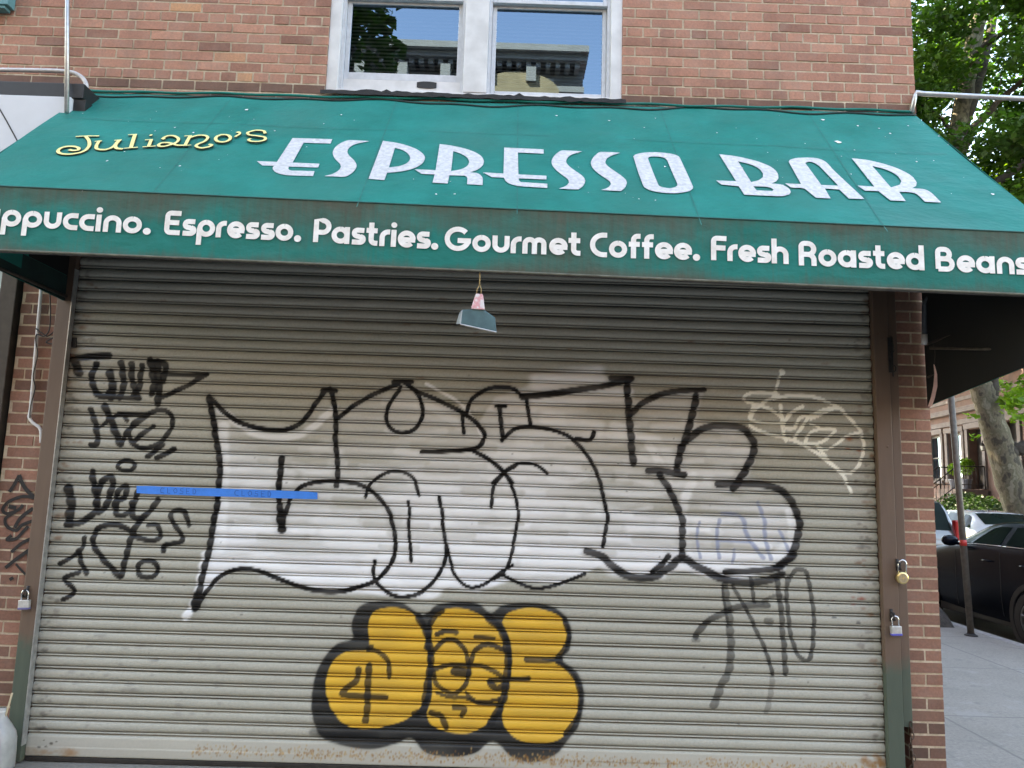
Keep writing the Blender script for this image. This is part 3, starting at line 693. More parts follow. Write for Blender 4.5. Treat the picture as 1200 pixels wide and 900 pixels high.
for u in (.2,.4,.6,.8): bar(slope(u,.02,-.03),slope(u,.99,-.03)); 
to(br.build('frame_bar',M_BAR,smooth=True),awn)

class Rib:
    """flat ribbons and polygons on a surface fn(u,v,d)"""
    def __init__(s,base=.003): s.mb=MB(); s.d=base
    def ribbon(s,P3,N,w,closed=False):
        pts=[np.asarray(p) for p in P3]; n=len(pts); L=[];Rr=[]
        ws = w if hasattr(w,'__len__') else [w]*n
        for i in range(n):
            t=pts[min(i+1,n-1)]-pts[max(i-1,0)]; t/=np.linalg.norm(t)+1e-12; b=np.cross(N,t); b/=np.linalg.norm(b)+1e-12
            L.append(pts[i]+b*ws[i]/2+N*s.d); Rr.append(pts[i]-b*ws[i]/2+N*s.d)
        s.mb.add(L+Rr,[(i,i+1,n+i+1,n+i) for i in range(n-1)]); s.d+=.00025
    def poly(s,loops,N):
        flat=[p for l in loops for p in l]
        ax=np.array([1,0,0.]); ay=np.cross(N,ax)
        tr=tessellate_polygon([[Vector((float(p@ax),float(p@ay),0)) for p in l] for l in loops])
        s.mb.add([p+N*s.d for p in flat],[tuple(t) for t in tr]); s.d+=.00025
NS_=np.cross(slope(.6,.5)-slope(.4,.5),slope(.5,.4)-slope(.5,.6)); NS_/=np.linalg.norm(NS_)
NV_=np.cross(val(.6,.5)-val(.4,.5),val(.5,.4)-val(.5,.6)); NV_/=np.linalg.norm(NV_)
if NS_[1]>0: NS_=-NS_
if NV_[1]>0: NV_=-NV_
def on(fn,pts): return [fn(*inv(fn,x,y)) for x,y in pts]
def sm(l,n=4):     # round the traced corners where points are dense, keep long edges straight
    return l
LET=[
 (300,140,6,[[(258,135),(537,143),(525,174),(335,168),(258,308),(447,316),(438,343),(232,336),(228,350),(234,359),(248,364),(412,368),(402,403),(250,398),(195,393),(158,384),(132,371),(119,355),(118,342),(128,331),(45,328),(5,297),(148,303)]]),
 (300,140,6,[[(800,157),(730,153),(660,150),(625,158),(590,175),(560,198),(543,226),(541,248),(553,277),(575,301),(593,320),(599,338),(590,354),(565,375),(525,393),(480,404),(550,406),(622,408),(658,393),(685,373),(702,350),(708,330),(702,310),(686,288),(660,263),(646,243),(644,226),(655,205),(685,184),(735,169)]]),
 (300,140,6,[[(893,155),(965,165),(1020,176),(1075,192),(1130,214),(1165,238),(1183,258),(1188,277),(1182,296),(1165,318),(1130,340),(1085,357),(1030,369),(975,376),(922,380),(903,432),(792,422)],[(977,205),(1010,213),(1045,228),(1070,247),(1083,268),(1083,285),(1071,304),(1045,321),(1000,335),(935,343)]]),
 (460,140,6,[[(332,178),(380,184),(440,194),(505,209),(560,227),(605,249),(632,273),(643,298),(638,322),(618,344),(585,364),(545,377),(585,381),(612,391),(627,406),(635,425),(633,467),(524,461),(527,420),(521,408),(505,401),(400,398),(388,456),(281,450),(297,392),(205,388),(155,356),(303,362)],[(427,228),(465,240),(505,259),(530,280),(540,303),(533,323),(510,343),(470,359),(412,369)]]),
 (460,140,6,[[(785,203),(1063,216),(1062,246),(881,238),(885,392),(1082,402),(1081,428),(887,420),(890,436),(903,446),(1088,458),(1088,488),(930,478),(870,471),(820,456),(794,437),(782,415),(700,412),(635,378),(780,386)]]),
 (630,150,6,[[(313,170),(250,166),(175,163),(143,178),(117,202),(101,228),(98,250),(107,274),(128,300),(165,331),(200,356),(217,374),(221,390),(207,407),(180,422),(148,432),(210,436),(287,438),(312,421),(328,399),(335,378),(328,358),(305,335),(260,304),(222,275),(203,251),(200,236),(212,213),(245,191)]]),
 (630,150,6,[[(580,180),(520,176),(445,174),(413,191),(389,216),(376,242),(375,260),(385,285),(410,312),(450,343),(490,369),(511,388),(515,402),(500,420),(475,434),(445,442),(510,447),(585,450),(608,432),(621,412),(627,392),(620,372),(595,347),(553,317),(505,284),(480,260),(475,245),(485,222),(520,200)]]),
 (630,150,6,[[(672,205),(684,195),(715,185),(770,178),(830,177),(890,181),(945,189),(980,201),(1000,218),(1050,325),(1092,420),(1090,433),(1070,448),(1025,459),(970,465),(910,464),(850,458),(795,446),(760,430),(740,408),(705,315)],[(775,222),(781,212),(800,207),(845,208),(885,215),(903,227),(915,245),(945,318),(982,400),(980,413),(965,423),(930,430),(890,426),(862,417),(846,402),(810,315)]]),
 (820,160,4.138,[[(93,90),(160,98),(225,111),(285,127),(335,147),(365,168),(379,190),(380,208),(370,222),(347,232),(390,237),(420,249),(436,263),(440,275),(432,286),(410,292),(370,294),(215,287),(188,246),(105,238),(78,218),(175,221)],[(185,125),(225,134),(265,148),(293,166),(306,185),(305,202),(285,217),(248,226)],[(258,246),(315,248),(345,254),(358,263),(350,269),(275,266)]]),
 (820,160,4.138,[[(430,128),(436,118),(460,110),(505,107),(550,108),(590,117),(618,135),(660,180),(797,308),(722,306),(675,262),(605,257),(633,305),(562,302),(508,258),(440,252),(412,232),(490,236)],[(510,133),(525,127),(550,131),(575,146),(600,170),(670,243),(588,240)]]),
 (820,160,4.138,[[(735,110),(800,117),(870,132),(940,153),(1000,180),(1035,205),(1050,228),(1047,245),(1028,256),(1075,259),(1105,268),(1130,286),(1168,325),(1090,322),(1062,294),(1040,280),(1000,274),(965,274),(997,318),(922,315),(865,270),(800,268),(763,243),(845,248)],[(835,148),(885,160),(930,178),(962,200),(976,222),(968,239),(925,252)]])]
def spline_poly(l):
    out=[]; n=len(l)
    for i in range(n):
        p0,p1,p2,p3=[np.array(l[(i+k)%n],float) for k in (-1,0,1,2)]
        out.append(p1)
        a,b,c=p1-p0,p2-p1,p3-p2
        L=np.linalg.norm
        ang=lambda s,t: abs(math.atan2(s[0]*t[1]-s[1]*t[0],s@t))
        if ang(a,b)<.6 and ang(b,c)<.6 and L(b)<75 and (ang(a,b)>.05 or ang(b,c)>.05):
            for t in (.33,.67):
                out.append(.5*((2*p1)+(-p0+p2)*t+(2*p0-5*p1+4*p2-p3)*t*t+(-p0+3*p1-3*p2+p3)*t**3))
    return [tuple(p) for p in out]
rb=Rib(.004)
for ox,oy,s_,loops in LET: rb.poly([on(slope,cr(spline_poly(l),ox,oy,s_)) for l in loops],NS_)
to(rb.mb.build('shop_lettering',M_WHITE_LET),awn)
# yellow script name
JU=[([(135,100),(200,97),(262,97)],10),([(190,99),(208,125),(206,155),(172,183),(105,196),(55,192),(40,178),(62,160),(110,153),(148,160),(150,172),(122,176),(100,171)],15),
 ([(238,128),(262,124),(278,125)],8),([(262,126),(248,150),(252,168),(290,172),(325,163),(352,145)],15),([(345,122),(385,119)],9),([(372,120),(350,148),(358,165),(392,168)],17),
 ([(418,92),(468,89)],8),([(456,91),(434,162)],17),([(398,166),(472,160)],9),([(536,94),(548,95)],16),([(510,121),(552,118)],8),([(545,119),(530,156)],15),([(497,159),(568,154)],9),
 ([(603,116),(630,100),(665,99),(690,113),(684,132),(650,147),(605,157),(583,151),(600,138),(640,137),(685,150),(720,150)],14),([(604,114),(616,118)],14),
 ([(723,101),(765,98)],8),([(755,99),(728,150)],16),([(716,154),(760,150)],8),([(748,112),(790,99),(832,98),(850,110),(832,130),(795,146),(788,158),(815,166),(855,160),(872,150),(855,146)],14),
 (ell(932,114,40,20,20,-.08),15),([(1005,84),(1018,80),(1022,90),(997,106)],12),([(1160,88),(1150,74),(1110,71),(1068,82),(1072,95),(1115,101),(1155,108),(1158,122),(1125,131),(1085,130),(1070,122),(1082,116)],14)]
for w_,m_,nm,b_ in ((1.22,M_DARKLINE,'script_outline',.003),(1.0,M_YEL,'script_lettering',.009)):  # dark outline layer under the yellow script
    rb=Rib(b_)
    for p,w in JU:
        q=catmull(p,6) if len(p)>2 else p
        rb.ribbon(on(slope,cr(q,60,140,4.615)),NS_,(w*w_*1.15+ (1 if w_>1 else 0))/4.615*.0049)
    to(rb.mb.build(nm,m_),awn)
# valance words in a round stroke alphabet
def arc(cx,cy,r,a0,a1,n=18,ry=None): return [(cx+r*math.cos(R(a0+(a1-a0)*i/n)),cy+(ry or r)*math.sin(R(a0+(a1-a0)*i/n))) for i in range(n+1)]
dot=lambda x,y,r=.165:('dot',x,y,r)
G={'o':(1.06,[arc(.5,.5,.355,90,450,26)]),'a':(1.1,[arc(.5,.5,.355,90,450,26),[(.87,1.0),(.87,0)]]),'p':(1.07,[arc(.52,.5,.355,90,450,26),[(.15,.52),(.15,-.5)]]),
 'u':(.98,[[(.15,1),(.15,.5)]+arc(.47,.47,.32,180,360)+[(.79,.5),(.79,1)]]),'c':(.83,[[(.78,.855),(.6,.855)]+arc(.5,.5,.355,90,270)+[(.6,.145),(.78,.145)]]),
 'i':(.40,[[(.17,0),(.17,1)],dot(.17,1.28)]),'n':(.99,[[(.15,0),(.15,.5)]+arc(.48,.525,.33,180,0)+[(.81,.5),(.81,0)]]),
 's':(.84,[[(.72,.855),(.42,.855)]+arc(.36,.675,.19,95,250,10,.18)+[(.42,.49),(.52,.44)]+arc(.49,.325,.19,60,-90,10,.18)+[(.35,.145),(.06,.145)]]),
 'r':(.62,[[(.15,0),(.15,.55)]+arc(.50,.52,.35,175,90,8,.335)+[(.58,.855)]]),'e':(1.03,[arc(.5,.5,.355,-2,318,24),[(.18,.46),(.98,.46)]]),
 't':(.74,[[(.28,1.35),(.28,.38)]+arc(.5,.36,.22,180,270,8,.215)+[(.64,.145)],[(.0,.88),(.62,.88)]]),'m':(1.42,[[(.15,0),(.15,.55)]+arc(.4,.59,.25,180,0,12)+[(.65,.55),(.65,0)],[(.65,.55)]+arc(.9,.59,.25,180,0,12)+[(1.15,.55),(1.15,0)]]),
 'f':(.72,[[(.28,0),(.28,1.05)]+arc(.52,1.06,.24,180,90,8)+[(.66,1.30)],[(.02,.82),(.62,.82)]]),'h':(.99,[[(.15,0),(.15,1.45)],[(.15,.5)]+arc(.48,.525,.33,180,0)+[(.81,.5),(.81,0)]]),
 'd':(1.1,[arc(.5,.5,.355,90,450,26),[(.87,1.45),(.87,0)]]),'.':(.42,[dot(.2,.17,.2)]),
 'E':(1.0,[[(.9,1.30),(.35,1.30)]+arc(.35,1.1,.2,90,180,6)+[(.15,1.1),(.15,.35)]+arc(.35,.35,.2,180,270,6)+[(.35,.15),(.9,.15)],[(.15,.74),(.82,.74)]]),
 'P':(1.02,[[(.15,0),(.15,1.30),(.5,1.30)]+arc(.5,.95,.35,90,-90,12)+[(.5,.60),(.15,.60)]]),'G':(1.5,[arc(.73,.72,.57,42,352,26)+[(1.30,.62)],[(.72,.62),(1.43,.62)]]),
 'C':(1.05,[[(.95,1.30),(.73,1.30)]+arc(.73,.725,.575,90,270,20)+[(.73,.15),(.95,.15)]]),'F':(.92,[[(.88,1.30),(.35,1.30)]+arc(.35,1.1,.2,90,180,6)+[(.15,1.1),(.15,0)],[(.15,.74),(.82,.74)]]),
 'R':(1.08,[[(.15,0),(.15,1.1)]+arc(.35,1.1,.2,180,90,6)+[(.35,1.30),(.52,1.30)]+arc(.52,.98,.32,90,-90,12)+[(.15,.66)],[(.5,.66)]+arc(.52,.34,.32,85,0,8)+[(.84,.3),(.84,0)]]),
 'B':(1.14,[[(.15,.15),(.15,1.1)]+arc(.35,1.1,.2,180,90,6)+[(.35,1.30),(.5,1.30)]+arc(.5,1.025,.275,90,-90,10)+[(.15,.75)],[(.5,.75)]+arc(.6,.45,.30,90,-90,10)+[(.15,.15)]])}
WORDS=[('Cappuccino.',(-48,262.3),(176.5,275.2),.0),('Espresso.',(192,275.2),(352.5,283.6),0),('Pastries.',(366.7,283.8),(513,292.8),0),('Gourmet',(520,293.8),(679.5,300.2),0),('Coffee.',(690.7,301.2),(819.5,305.6),0),('Fresh',(833,305.0),(922,309.8),0),('Roasted',(935.7,311.2),(1082,317.3),0),('Beans',(1096,318.2),(1205,322.5),0)]
XH=.0862
for wd,s_,e_,_ in WORDS:
    Ps=val(*inv(val,*s_)); Pe=val(*inv(val,*e_)); ax=Pe-Ps
    adv=sum(G[c][0] for c in wd)-(.12 if wd[-1]!='.' else .05)
    ex=ax/adv; upv=np.array([0,0,1.])*XH*.99
    sk=lambda u,v: Ps+ex*u+upv*v
    rb=Rib(.004); x=0
    for c in wd:
        for st_ in G[c][1]:
            if st_[0]=='dot':
                _,cx,cy,r_=st_; rb.poly([[sk(x+px_,py_) for px_,py_ in arc(cx,cy,r_,0,345,23)]],NV_)
            else: rb.ribbon([sk(x+px_,py_) for px_,py_ in st_],NV_,XH*.292)
        x+=G[c][0]
    to(rb.mb.build('valance_lettering',M_CREAM_LET),awn)
# seams in the canopy, droppings and scuffs
rb=Rib(.002)
for a_,b_ in (((270,117),(180,225)),((465,118),(418,243)),((607,120),(606,251)),((772,124),(822,264)),((944,129),(1040,272))):
    rb.ribbon(on(slope,[tuple(np.array(a_)+(np.array(b_)-np.array(a_))*t) for t in np.linspace(0,1,8)]),NS_,.004)
rb.ribbon(on(slope,[(75,138),(300,147),(600,158),(900,171),(1110,181)]),NS_,.004)
to(rb.mb.build('seam',M_SEAM),awn)
M_CHALK=M('chalky_white',(.75,.75,.72),.8,0,.2,20)
rb=Rib(.0035); g=np.random.default_rng(12)
def blob(px_,py_,r_):
    u,v=inv(slope,px_,py_); c=slope(u,v); ay=np.cross(NS_,np.array([1.,0,0]))
    rb.poly([[c+np.array([1.,0,0])*r_*math.cos(w)*k+ay*r_*math.sin(w)*k*g.uniform(.8,1.6) for w,k in [(2*math.pi*i/9,g.uniform(.6,1.25)) for i in range(9)]]],NS_)
for (x_,y_,r_) in [(289,129,.012),(227,156,.007),(205,150,.006),(982,167,.018),(964,141,.012),(1005,148,.008),(1030,151,.006),(1043,157,.008),(1064,148,.006),(652,136,.008),(714,142,.007),(755,150,.005),(511,228,.006),(533,228,.006),(126,189,.006),(211,195,.005),(779,196,.006),(182,154,.004),(768,139,.005),(840,156,.005),(400,135,.006),(322,154,.005),(1074,190,.006),(1163,228,.010),(1100,160,.006)]:
    rb=Rib(.0035); blob(x_,y_,r_); to(rb.mb.build('bird_dropping',M_CHALK),awn)
rb=Rib(.0035)
for _ in range(60): blob(g.uniform(90,1150),g.uniform(130,240),g.uniform(.0015,.004))
sk_=to(rb.mb.build('paint_specks',M_CHALK),awn); sk_['kind']='stuff'
# dark welt pinched along the wall edge
wt=[]
for i in range(120):
    u=i/119; wt.append(slope(u,.025+.012*math.sin(u*31)+.012*math.sin(u*13+1)+.01*math.sin(u*67),.004))
to(MB().tube(wt,.007,6).build('top_welt',M('black_welt',(.012,.03,.026),.7,0,.4,20),smooth=True),awn)
wt=[slope(i/119,-.008+.006*math.sin(i*.6)+.005*math.sin(i*.23),.012) for i in range(120)]
to(MB().tube(wt,.009,6).build('top_roll',M_VIN,smooth=True),awn)

# ================================================================== THINGS ON AND NEAR THE SHUTTER
# strip of tape with pen lettering
tp=MB(); 
tq=[(160,573.0,9.5),(175,573.6,10.5),(230,575.6,10.5),(300,577.8,10.5),(360,579.8,10),(372,580.4,9)]
top=[];bot=[]
for x_,y_,w_ in tq:
    top.append(at(x_,y_-w_/2+1.2,Y=-.017)); bot.append(at(x_,y_+w_/2,Y=-.017))
tp.add(top+bot,[(i,i+1,6+i+1,6+i) for i in range(5)])
tape=tp.build('tape_strip',M_TAPE); tag(tape,'long strip of blue masking tape stuck across the shutter graffiti','tape')
tape.modifiers.new('thickness','SOLIDIFY').thickness=.001
rb=Rib(.0); NF=np.array([0,-1.,0])
CL=[[[(.8,.9),(.3,1),(0,.6),(.1,.1),(.8,0)]],[[(.15,1),(.15,.0),(.7,.02)]],[[(.5,1),(.05,.6),(.3,.05),(.8,.3),(.75,.8),(.4,1)]],[[(.8,.95),(.2,.9),(.2,.55),(.7,.45),(.7,.05),(0,.05)]],[[(.8,1),(.1,1),(.1,0),(.8,0)],[(.1,.5),(.6,.5)]],[[(.15,1),(.15,0),(.5,.05),(.75,.5),(.5,.95),(.15,1)]]]
for x0_,x1_ in ((188,233),(275,321)):
    rb=Rib(.0)
    for k,gl in enumerate(CL):
        for st_ in gl:
            P=[]
            for u,v in st_:
                x_=x0_+(x1_-x0_)*(k+.75*u)/6; y_=573.3+(x_-160)*.0345+3.4-6.2*v; P.append(at(x_,y_,Y=-.0195))
            rb.ribbon(P,NF,.0026)
    rb.mb.build('pen_lettering',M_PEN,tape)

def staple_ring(mb,cx,y,z0,w,h,r):
    pts=[(cx-w/2,y,z0)]+[(cx-w/2*math.cos(t),y,z0+h-w/2+w/2*math.sin(t)) for t in np.linspace(0,math.pi,9)]+[(cx+w/2,y,z0)]
    mb.tube(pts,r,8); return mb
def padlock(kind,x,z,label,rot=0):
    t=empty('padlock',(x,-.085,z),label,'padlock','padlocks on the shutter rails')
    if kind=='round':
        body=MB().lathe([(0,-.013),(.029,-.013),(.0345,-.009),(.0355,0),(.0345,.009),(.029,.013),(.012,.0135),(0,.0135)],28,Matrix.Rotation(R(90),4,'X'))
        body.build('lock_body',M_BRASS,t,smooth=True,autosmooth=40)
        MB().lathe([(.006,.0142),(.026,.0142),(.026,.0128)],28,Matrix.Rotation(R(90),4,'X')).build('face_plate',M('worn_brass',(.72,.60,.38),.35,.8,.3,60),t)
        staple_ring(MB(),0,0,.028,.045,.075,.0055).build('shackle',M_CHROME,t,smooth=True)
    else:
        MB().box(-.030,.030,-.013,.013,-.027,.027).build('lock_body',M('laminated_steel',(.70,.69,.66),.35,.6,.25,50),t,bevel=.004)
        MB().box(-.0305,.0305,-.0145,.0135,-.027,-.014).build('coloured_band',M('lock_band',(.10,.10,.45) if kind=='blue' else (.14,.13,.28),.5,0,.2,20),t,bevel=.003)
        staple_ring(MB(),0,0,.024,.038,.058,.0048).build('shackle',M_CHROME,t,smooth=True)
    t.rotation_euler=(0,R(rot),0); return t
padlock('round',2.362,1.178,'round brass padlock hanging highest on the right shutter rail',4)
padlock('blue',2.314,.876,'silver padlock with a blue base band below the brass lock',-2)
padlock('grey',-2.762,.882,'small silver padlock on the left shutter rail beside the brick tag',-3)

def chain(p,n,label,r=.013,mat_=M_BLACKM,sway=.01,piece=.030):
    mb=MB(); x,y,z=p
    for i in range(n):
        cx=x+sway*math.sin(i*1.3); cz=z-i*piece
        ax=(i%2)
        ring=[]
        for k in range(13):
            w=2*math.pi*k/12; a_=math.cos(w)*r*.72; b_=math.sin(w)*r*1.45
            ring.append((cx+(a_ if ax==0 else a_*.5),y+(0 if ax==0 else a_*.8),cz+b_))
        mb.tube(ring,.0032,6,cap=False)
    o=mb.build('chain',mat_,smooth=True); return tag(o,label,'chain')
M_RCH=M('rusty_chain',(.13,.09,.07),.55,.6,.5,60)
chain((2.398,-.052,.345),12,'rusty chain hanging at the foot of the right shutter rail',mat_=M_RCH)
c1=at(1042,398,Y=-.07); chain((c1[0]+.012,-.07,c1[2]),8,'dark chain hung high on the right rail under the awning',sway=.012)
q0=at(1040,396,Y=-.05); q1=at(1044,437,Y=-.05)
to(MB().box(q0[0]-.008,q0[0]+.022,-.066,-.0490,q1[2],q0[2]).build('rail_slot',M_BLACK),shut)
# downpipe stub under the awning
p0=at(1100,345,Y=-.12); p1=at(1087,350,Y=-.08); p2=at(1083.5,356,Y=-.06); p3=at(1083.5,404,Y=-.06)
dn=MB().tube([p0,p1,p2,p2*.25+p3*.75],.017,10).build('pipe_stub',M('bluish_pipe',(.06,.07,.08),.5,.2,.3,20),smooth=True); tag(dn,'short dark pipe with a white end at the top of the right brick pier','pipe')
MB().tube([p2*.25+p3*.75,p3],.0185,10).build('white_collar',M_WPAINT,dn,smooth=True)
# pink strap hanging from the frame
st=empty('hanging_strap',at(1094,408,Y=-.25),'pale pink strap dangling on a wire beside the right brick corner','strap')
o=MB().tube([at(1094,403,Y=-.25),at(1096,415,Y=-.25),at(1094.5,428,Y=-.25)],.003,6).build('wire',M_BLACKM); to(o,st)
sp_=[(1094.5,427,1.2),(1096.5,438,3.2),(1096,452,4.6),(1093,466,4.6),(1089.5,476,4.2)]
v_=[];n_=len(sp_)
for x_,y_,w_ in sp_: v_.append(at(x_-w_/2,y_,Y=-.25)); v_.append(at(x_+w_/2,y_+.6,Y=-.253))
o=MB().add(v_,[(2*i,2*i+1,2*i+3,2*i+2) for i in range(n_-1)]).build('strap',M('pink_webbing',(.62,.40,.36),.8,0,.2,20)); to(o,st)
o.modifiers.new('thickness','SOLIDIFY').thickness=.003
# hanging flared sheet on its cord
YH=-1.035
hs=empty('hanging_scoop',at(561,345,Y=YH),'grey flared scoop with a pinkish handle hanging on a cord from the awning','scoop')
def hp(x,y,d=0): return at(500+x/9,300+y/9,Y=YH+d)
o=MB().tube([hp(560,150),hp(562,230),hp(556,312)],.0035,6).tube([hp(562,305),hp(535,345),hp(524,400)],.0022,6).tube([hp(565,310),hp(576,350),hp(574,410)],.0022,6).build('cord',M('jute_cord',(.42,.30,.14),.9,0,.3,60),smooth=True); to(o,hs)
blade=[(372,568),(470,560),(610,572),(700,634),(722,652),(738,796),(545,752),(356,712)]
o=MB().prism(blade,lambda u,v,d:hp(u,v,d),-.012,.0).build('scoop_blade',M('grey_blue_metal',(.075,.165,.19),.4,.3,.3,14),bevel=.002); to(o,hs)
o=MB().add([hp(372,568,-.013),hp(356,712,-.013),hp(308,718,.05),hp(345,600,.05)],[(0,1,2,3)]).build('scoop_side',M('pale_edge',(.45,.50,.52),.45,.2,.3,14)); to(o,hs); o.modifiers.new('thickness','SOLIDIFY').thickness=.003
o=MB().add([hp(356,712,-.014),hp(738,796,-.014),hp(735,806,-.004),hp(352,722,-.004)],[(0,1,2,3)]).build('scoop_lip',M_STEEL); to(o,hs); o.modifiers.new('thickness','SOLIDIFY').thickness=.003
def handle_mat():
    m,nt,b=newmat('pink_worn_handle'); n=noise(nt,coords(nt),30,4)
    c=ramp(nt,n,[(.38,(.72,.66,.66)),(.52,(.72,.30,.32)),(.66,(.75,.70,.70))]); nt.links.new(c,b.inputs['Base Color']); b.inputs['Roughness'].default_value=.5; return m
o=MB().prism([(520,396),(592,404),(600,440),(613,566),(540,562),(468,556),(490,480)],lambda u,v,d:hp(u,v,d),-.022,.004).build('scoop_handle',handle_mat(),bevel=.003); to(o,hs)

# conduit and cable on the left pier
cpts=[at(x_,y_,Y=-.04) for x_,y_ in catmull([(49,325),(47,352),(41,420),(36,478),(34,488),(38,495),(45,500),(48,506),(48,519)],4)]
tag(MB().tube(cpts,.0095,8).build('conduit',M_WPAINT,smooth=True),'white bent conduit pipe running down the left brick pier','conduit')
cab=[at(x_,y_,Y=-.058) for x_,y_ in catmull([(58,335),(59,365),(58,385),(52,394),(43,392),(42,402),(44,415),(39,440),(41,455),(36,475),(35,490)],5)]
w2=[at(x_,y_,Y=-.05) for x_,y_ in catmull([(42,385),(50,391),(56,394),(65,388),(68,393),(60,397),(54,401),(62,403),(66,398)],5)]
tag(MB().tube(cab,.004,6).tube(w2,.004,6).build('cable',M_BLACK,smooth=True),'thin black cable tangled around the white conduit on brick','cable')
rb=Rib(.004)
for p,w in [([(65,205),(100,150),(130,95)],22),([(130,92),(150,150),(190,205),(238,248)],24),([(238,246),(150,235),(60,270),(20,320),(50,348),(120,325),(155,290)],20),([(60,300),(110,312)],26),([(105,335),(40,380),(50,432),(110,458),(150,422),(222,395)],20),([(222,312),(140,375),(100,442)],22),
            ([(80,490),(48,520),(110,512),(150,472),(190,430)],20),([(60,505),(55,530)],24),([(240,500),(150,540),(78,602)],20),([(232,562),(120,640),(40,705)],22),([(188,600),(195,690),(212,745)],14),([(110,680),(150,725),(200,772)],14),([(68,784),(92,768)],20),([(230,480),(215,560)],20)]:
    rb.ribbon([at(x_,y_,Y=YB) for x_,y_ in cr(catmull(p,6),0,540,5.625)],NF,w/5.625*.0053)
rb.mb.build('spray_tag',M('black_spray',(.018,.015,.014),.7,0,.4,40),bld)

# plastic jug with a stick in it
jg=empty('plastic_jug',(-2.765,-.165,0),'cloudy white plastic jug standing at the foot of the brick pier','jug')
jb=MB()
secs=[(0,.066),(.012,.074),(.10,.075),(.17,.075),(.205,.070),(.245,.052),(.285,.026),(.30,.021),(.335,.021),(.338,.017)]
nn=20; vs=[]
for z_,r_ in secs:
    k=max(2.0,6-z_*16) 
    for i in range(nn):
        w=2*math.pi*i/nn; c_,s_=math.cos(w),math.sin(w); q=(abs(c_)**k+abs(s_)**k)**(-1/k); vs.append((c_*r_*q,s_*r_*q,z_))
fs=[(i*nn+j,i*nn+(j+1)%nn,(i+1)*nn+(j+1)%nn,(i+1)*nn+j) for i in range(len(secs)-1) for j in range(nn)]+[tuple(range(nn-1,-1,-1))]
m,nt,b=newmat('milky_jug'); b.inputs['Base Color'].default_value=(.74,.75,.75,1); b.inputs['Roughness'].default_value=.35; b.inputs['Transmission Weight'].default_value=.25; b.inputs['Subsurface Weight'].default_value=.15
n3=noise(nt,coords(nt),12,4); nt.links.new(ramp(nt,n3,[(.3,(.40,.40,.39)),(.7,(.58,.58,.57))]),b.inputs['Base Color'])
MB().add(vs,fs).build('jug_body',m,jg,smooth=True)
MB().tube([(-.014,-.055,.305),(-.018,-.075,.27),(-.02,-.088,.22),(-.02,-.083,.175)],[.012,.014,.014,.016],10).build('jug_handle',M_JUG,jg,smooth=True)
MB().lathe([(.0225,.316),(.0225,.322),(.019,.324)],16).build('neck_ring',M_JUG,jg,smooth=True)
tag(MB().tube([(-2.780,-.165,.10),(-2.722,-.165,.415)],.005,8).build('wooden_stick',M('pale_wood',(.62,.50,.33),.7,0,.2,30)),'thin pale wooden stick poking out of the plastic jug','stick')

# ================================================================== LEFT NEIGHBOUR
nb=empty('neighbouring_sign',(-4.4,-.05,4.0),'white sign panel in a black frame left of the green awning','shop sign')
zt_=at(40,112,Y=-.30)[2]; xr_=at(83,112,Y=-.30)[0]
o=MB().box(-7.5,xr_,-.30,-.03,3.20,zt_).build('sign_panel',M_PANELW,bevel=.004); to(o,nb)
za_=at(40,96,Y=-.28)[2]
o=MB().box(-7.5,xr_+.06,-.28,-.03,zt_+.004,za_).build('top_frame',M_BLACK,bevel=.004); to(o,nb)
o=MB().box(xr_+.003,xr_+.075,-.27,-.03,3.2,zt_).build('end_frame',M_BLACK); to(o,nb)
pp=[at(x_,y_,Y=-.16) for x_,y_ in catmull([(-420,70),(-100,80),(40,82.5),(78,84),(92,88),(100,96),(101,106),(98,122)],6)]
o=MB().tube(pp,.0135,10).build('bent_rail',M('pale_rail',(.58,.55,.54),.4,.2,.2,30),smooth=True); to(o,nb)
rb=Rib(.002); rb.ribbon([at(-6,118,Y=-.30),at(8,142,Y=-.30),at(22,168,Y=-.30)],NF,.008); o=rb.mb.build('panel_crack',M_BLACK); to(o,nb)
tag(MB().tube([at(80,-160,Y=-.04),at(79,0,Y=-.22),at(78.2,132,Y=-.34)],.013,10).build('support_rod',M_STEEL,smooth=True),'thin silver rod running down the brick to the white sign','rod')
fx0,fx1=-3.150,-3.050
nf=empty('neighbouring_storefront',(-3.6,0,0),'dark framed shop window of the neighbour at the left edge','shop window')
o=MB().box(fx0,fx1,-.06,.06,0,3.18).box(-5.5,fx0-.001,-.05,.05,3.0,3.18).box(-5.5,fx0-.001,-.05,.05,0,.45).build('window_frame',M('dark_bronze_frame',(.05,.042,.036),.45,.3,.3,20),bevel=.004); to(o,nf)
o=MB().add([(-5.5,.0,.451),(fx0-.002,.0,.451),(fx0-.002,.0,2.999),(-5.5,.0,2.999)],[(0,1,2,3)]).build('window_pane',M_BGGLASS); to(o,nf)
o=MB().add([(-5.5,.12,.451),(fx0-.002,.12,.451),(fx0-.002,.12,2.999),(-5.5,.12,2.999)],[(0,1,2,3)]).build('roller_blind',M('cream_blind',(.62,.60,.54),.8,0,.1,3)); to(o,nf)
# little teal box at the very corner
c_=at(3,2,Y=-.08); tag(MB().box(c_[0]-.3,at(11.5,4,Y=-.08)[0],-.10,-.03,at(5,7,Y=-.08)[2],c_[2]+.25).box(c_[0]-.3,at(7,4,Y=-.08)[0],-.09,-.03,at(5,10.5,Y=-.08)[2],at(5,7,Y=-.08)[2]-.001).build('wall_box',M('faded_teal',(.09,.25,.26),.6,0,.2,10),bevel=.004),'small teal box fixed high on the brick wall','wall box')
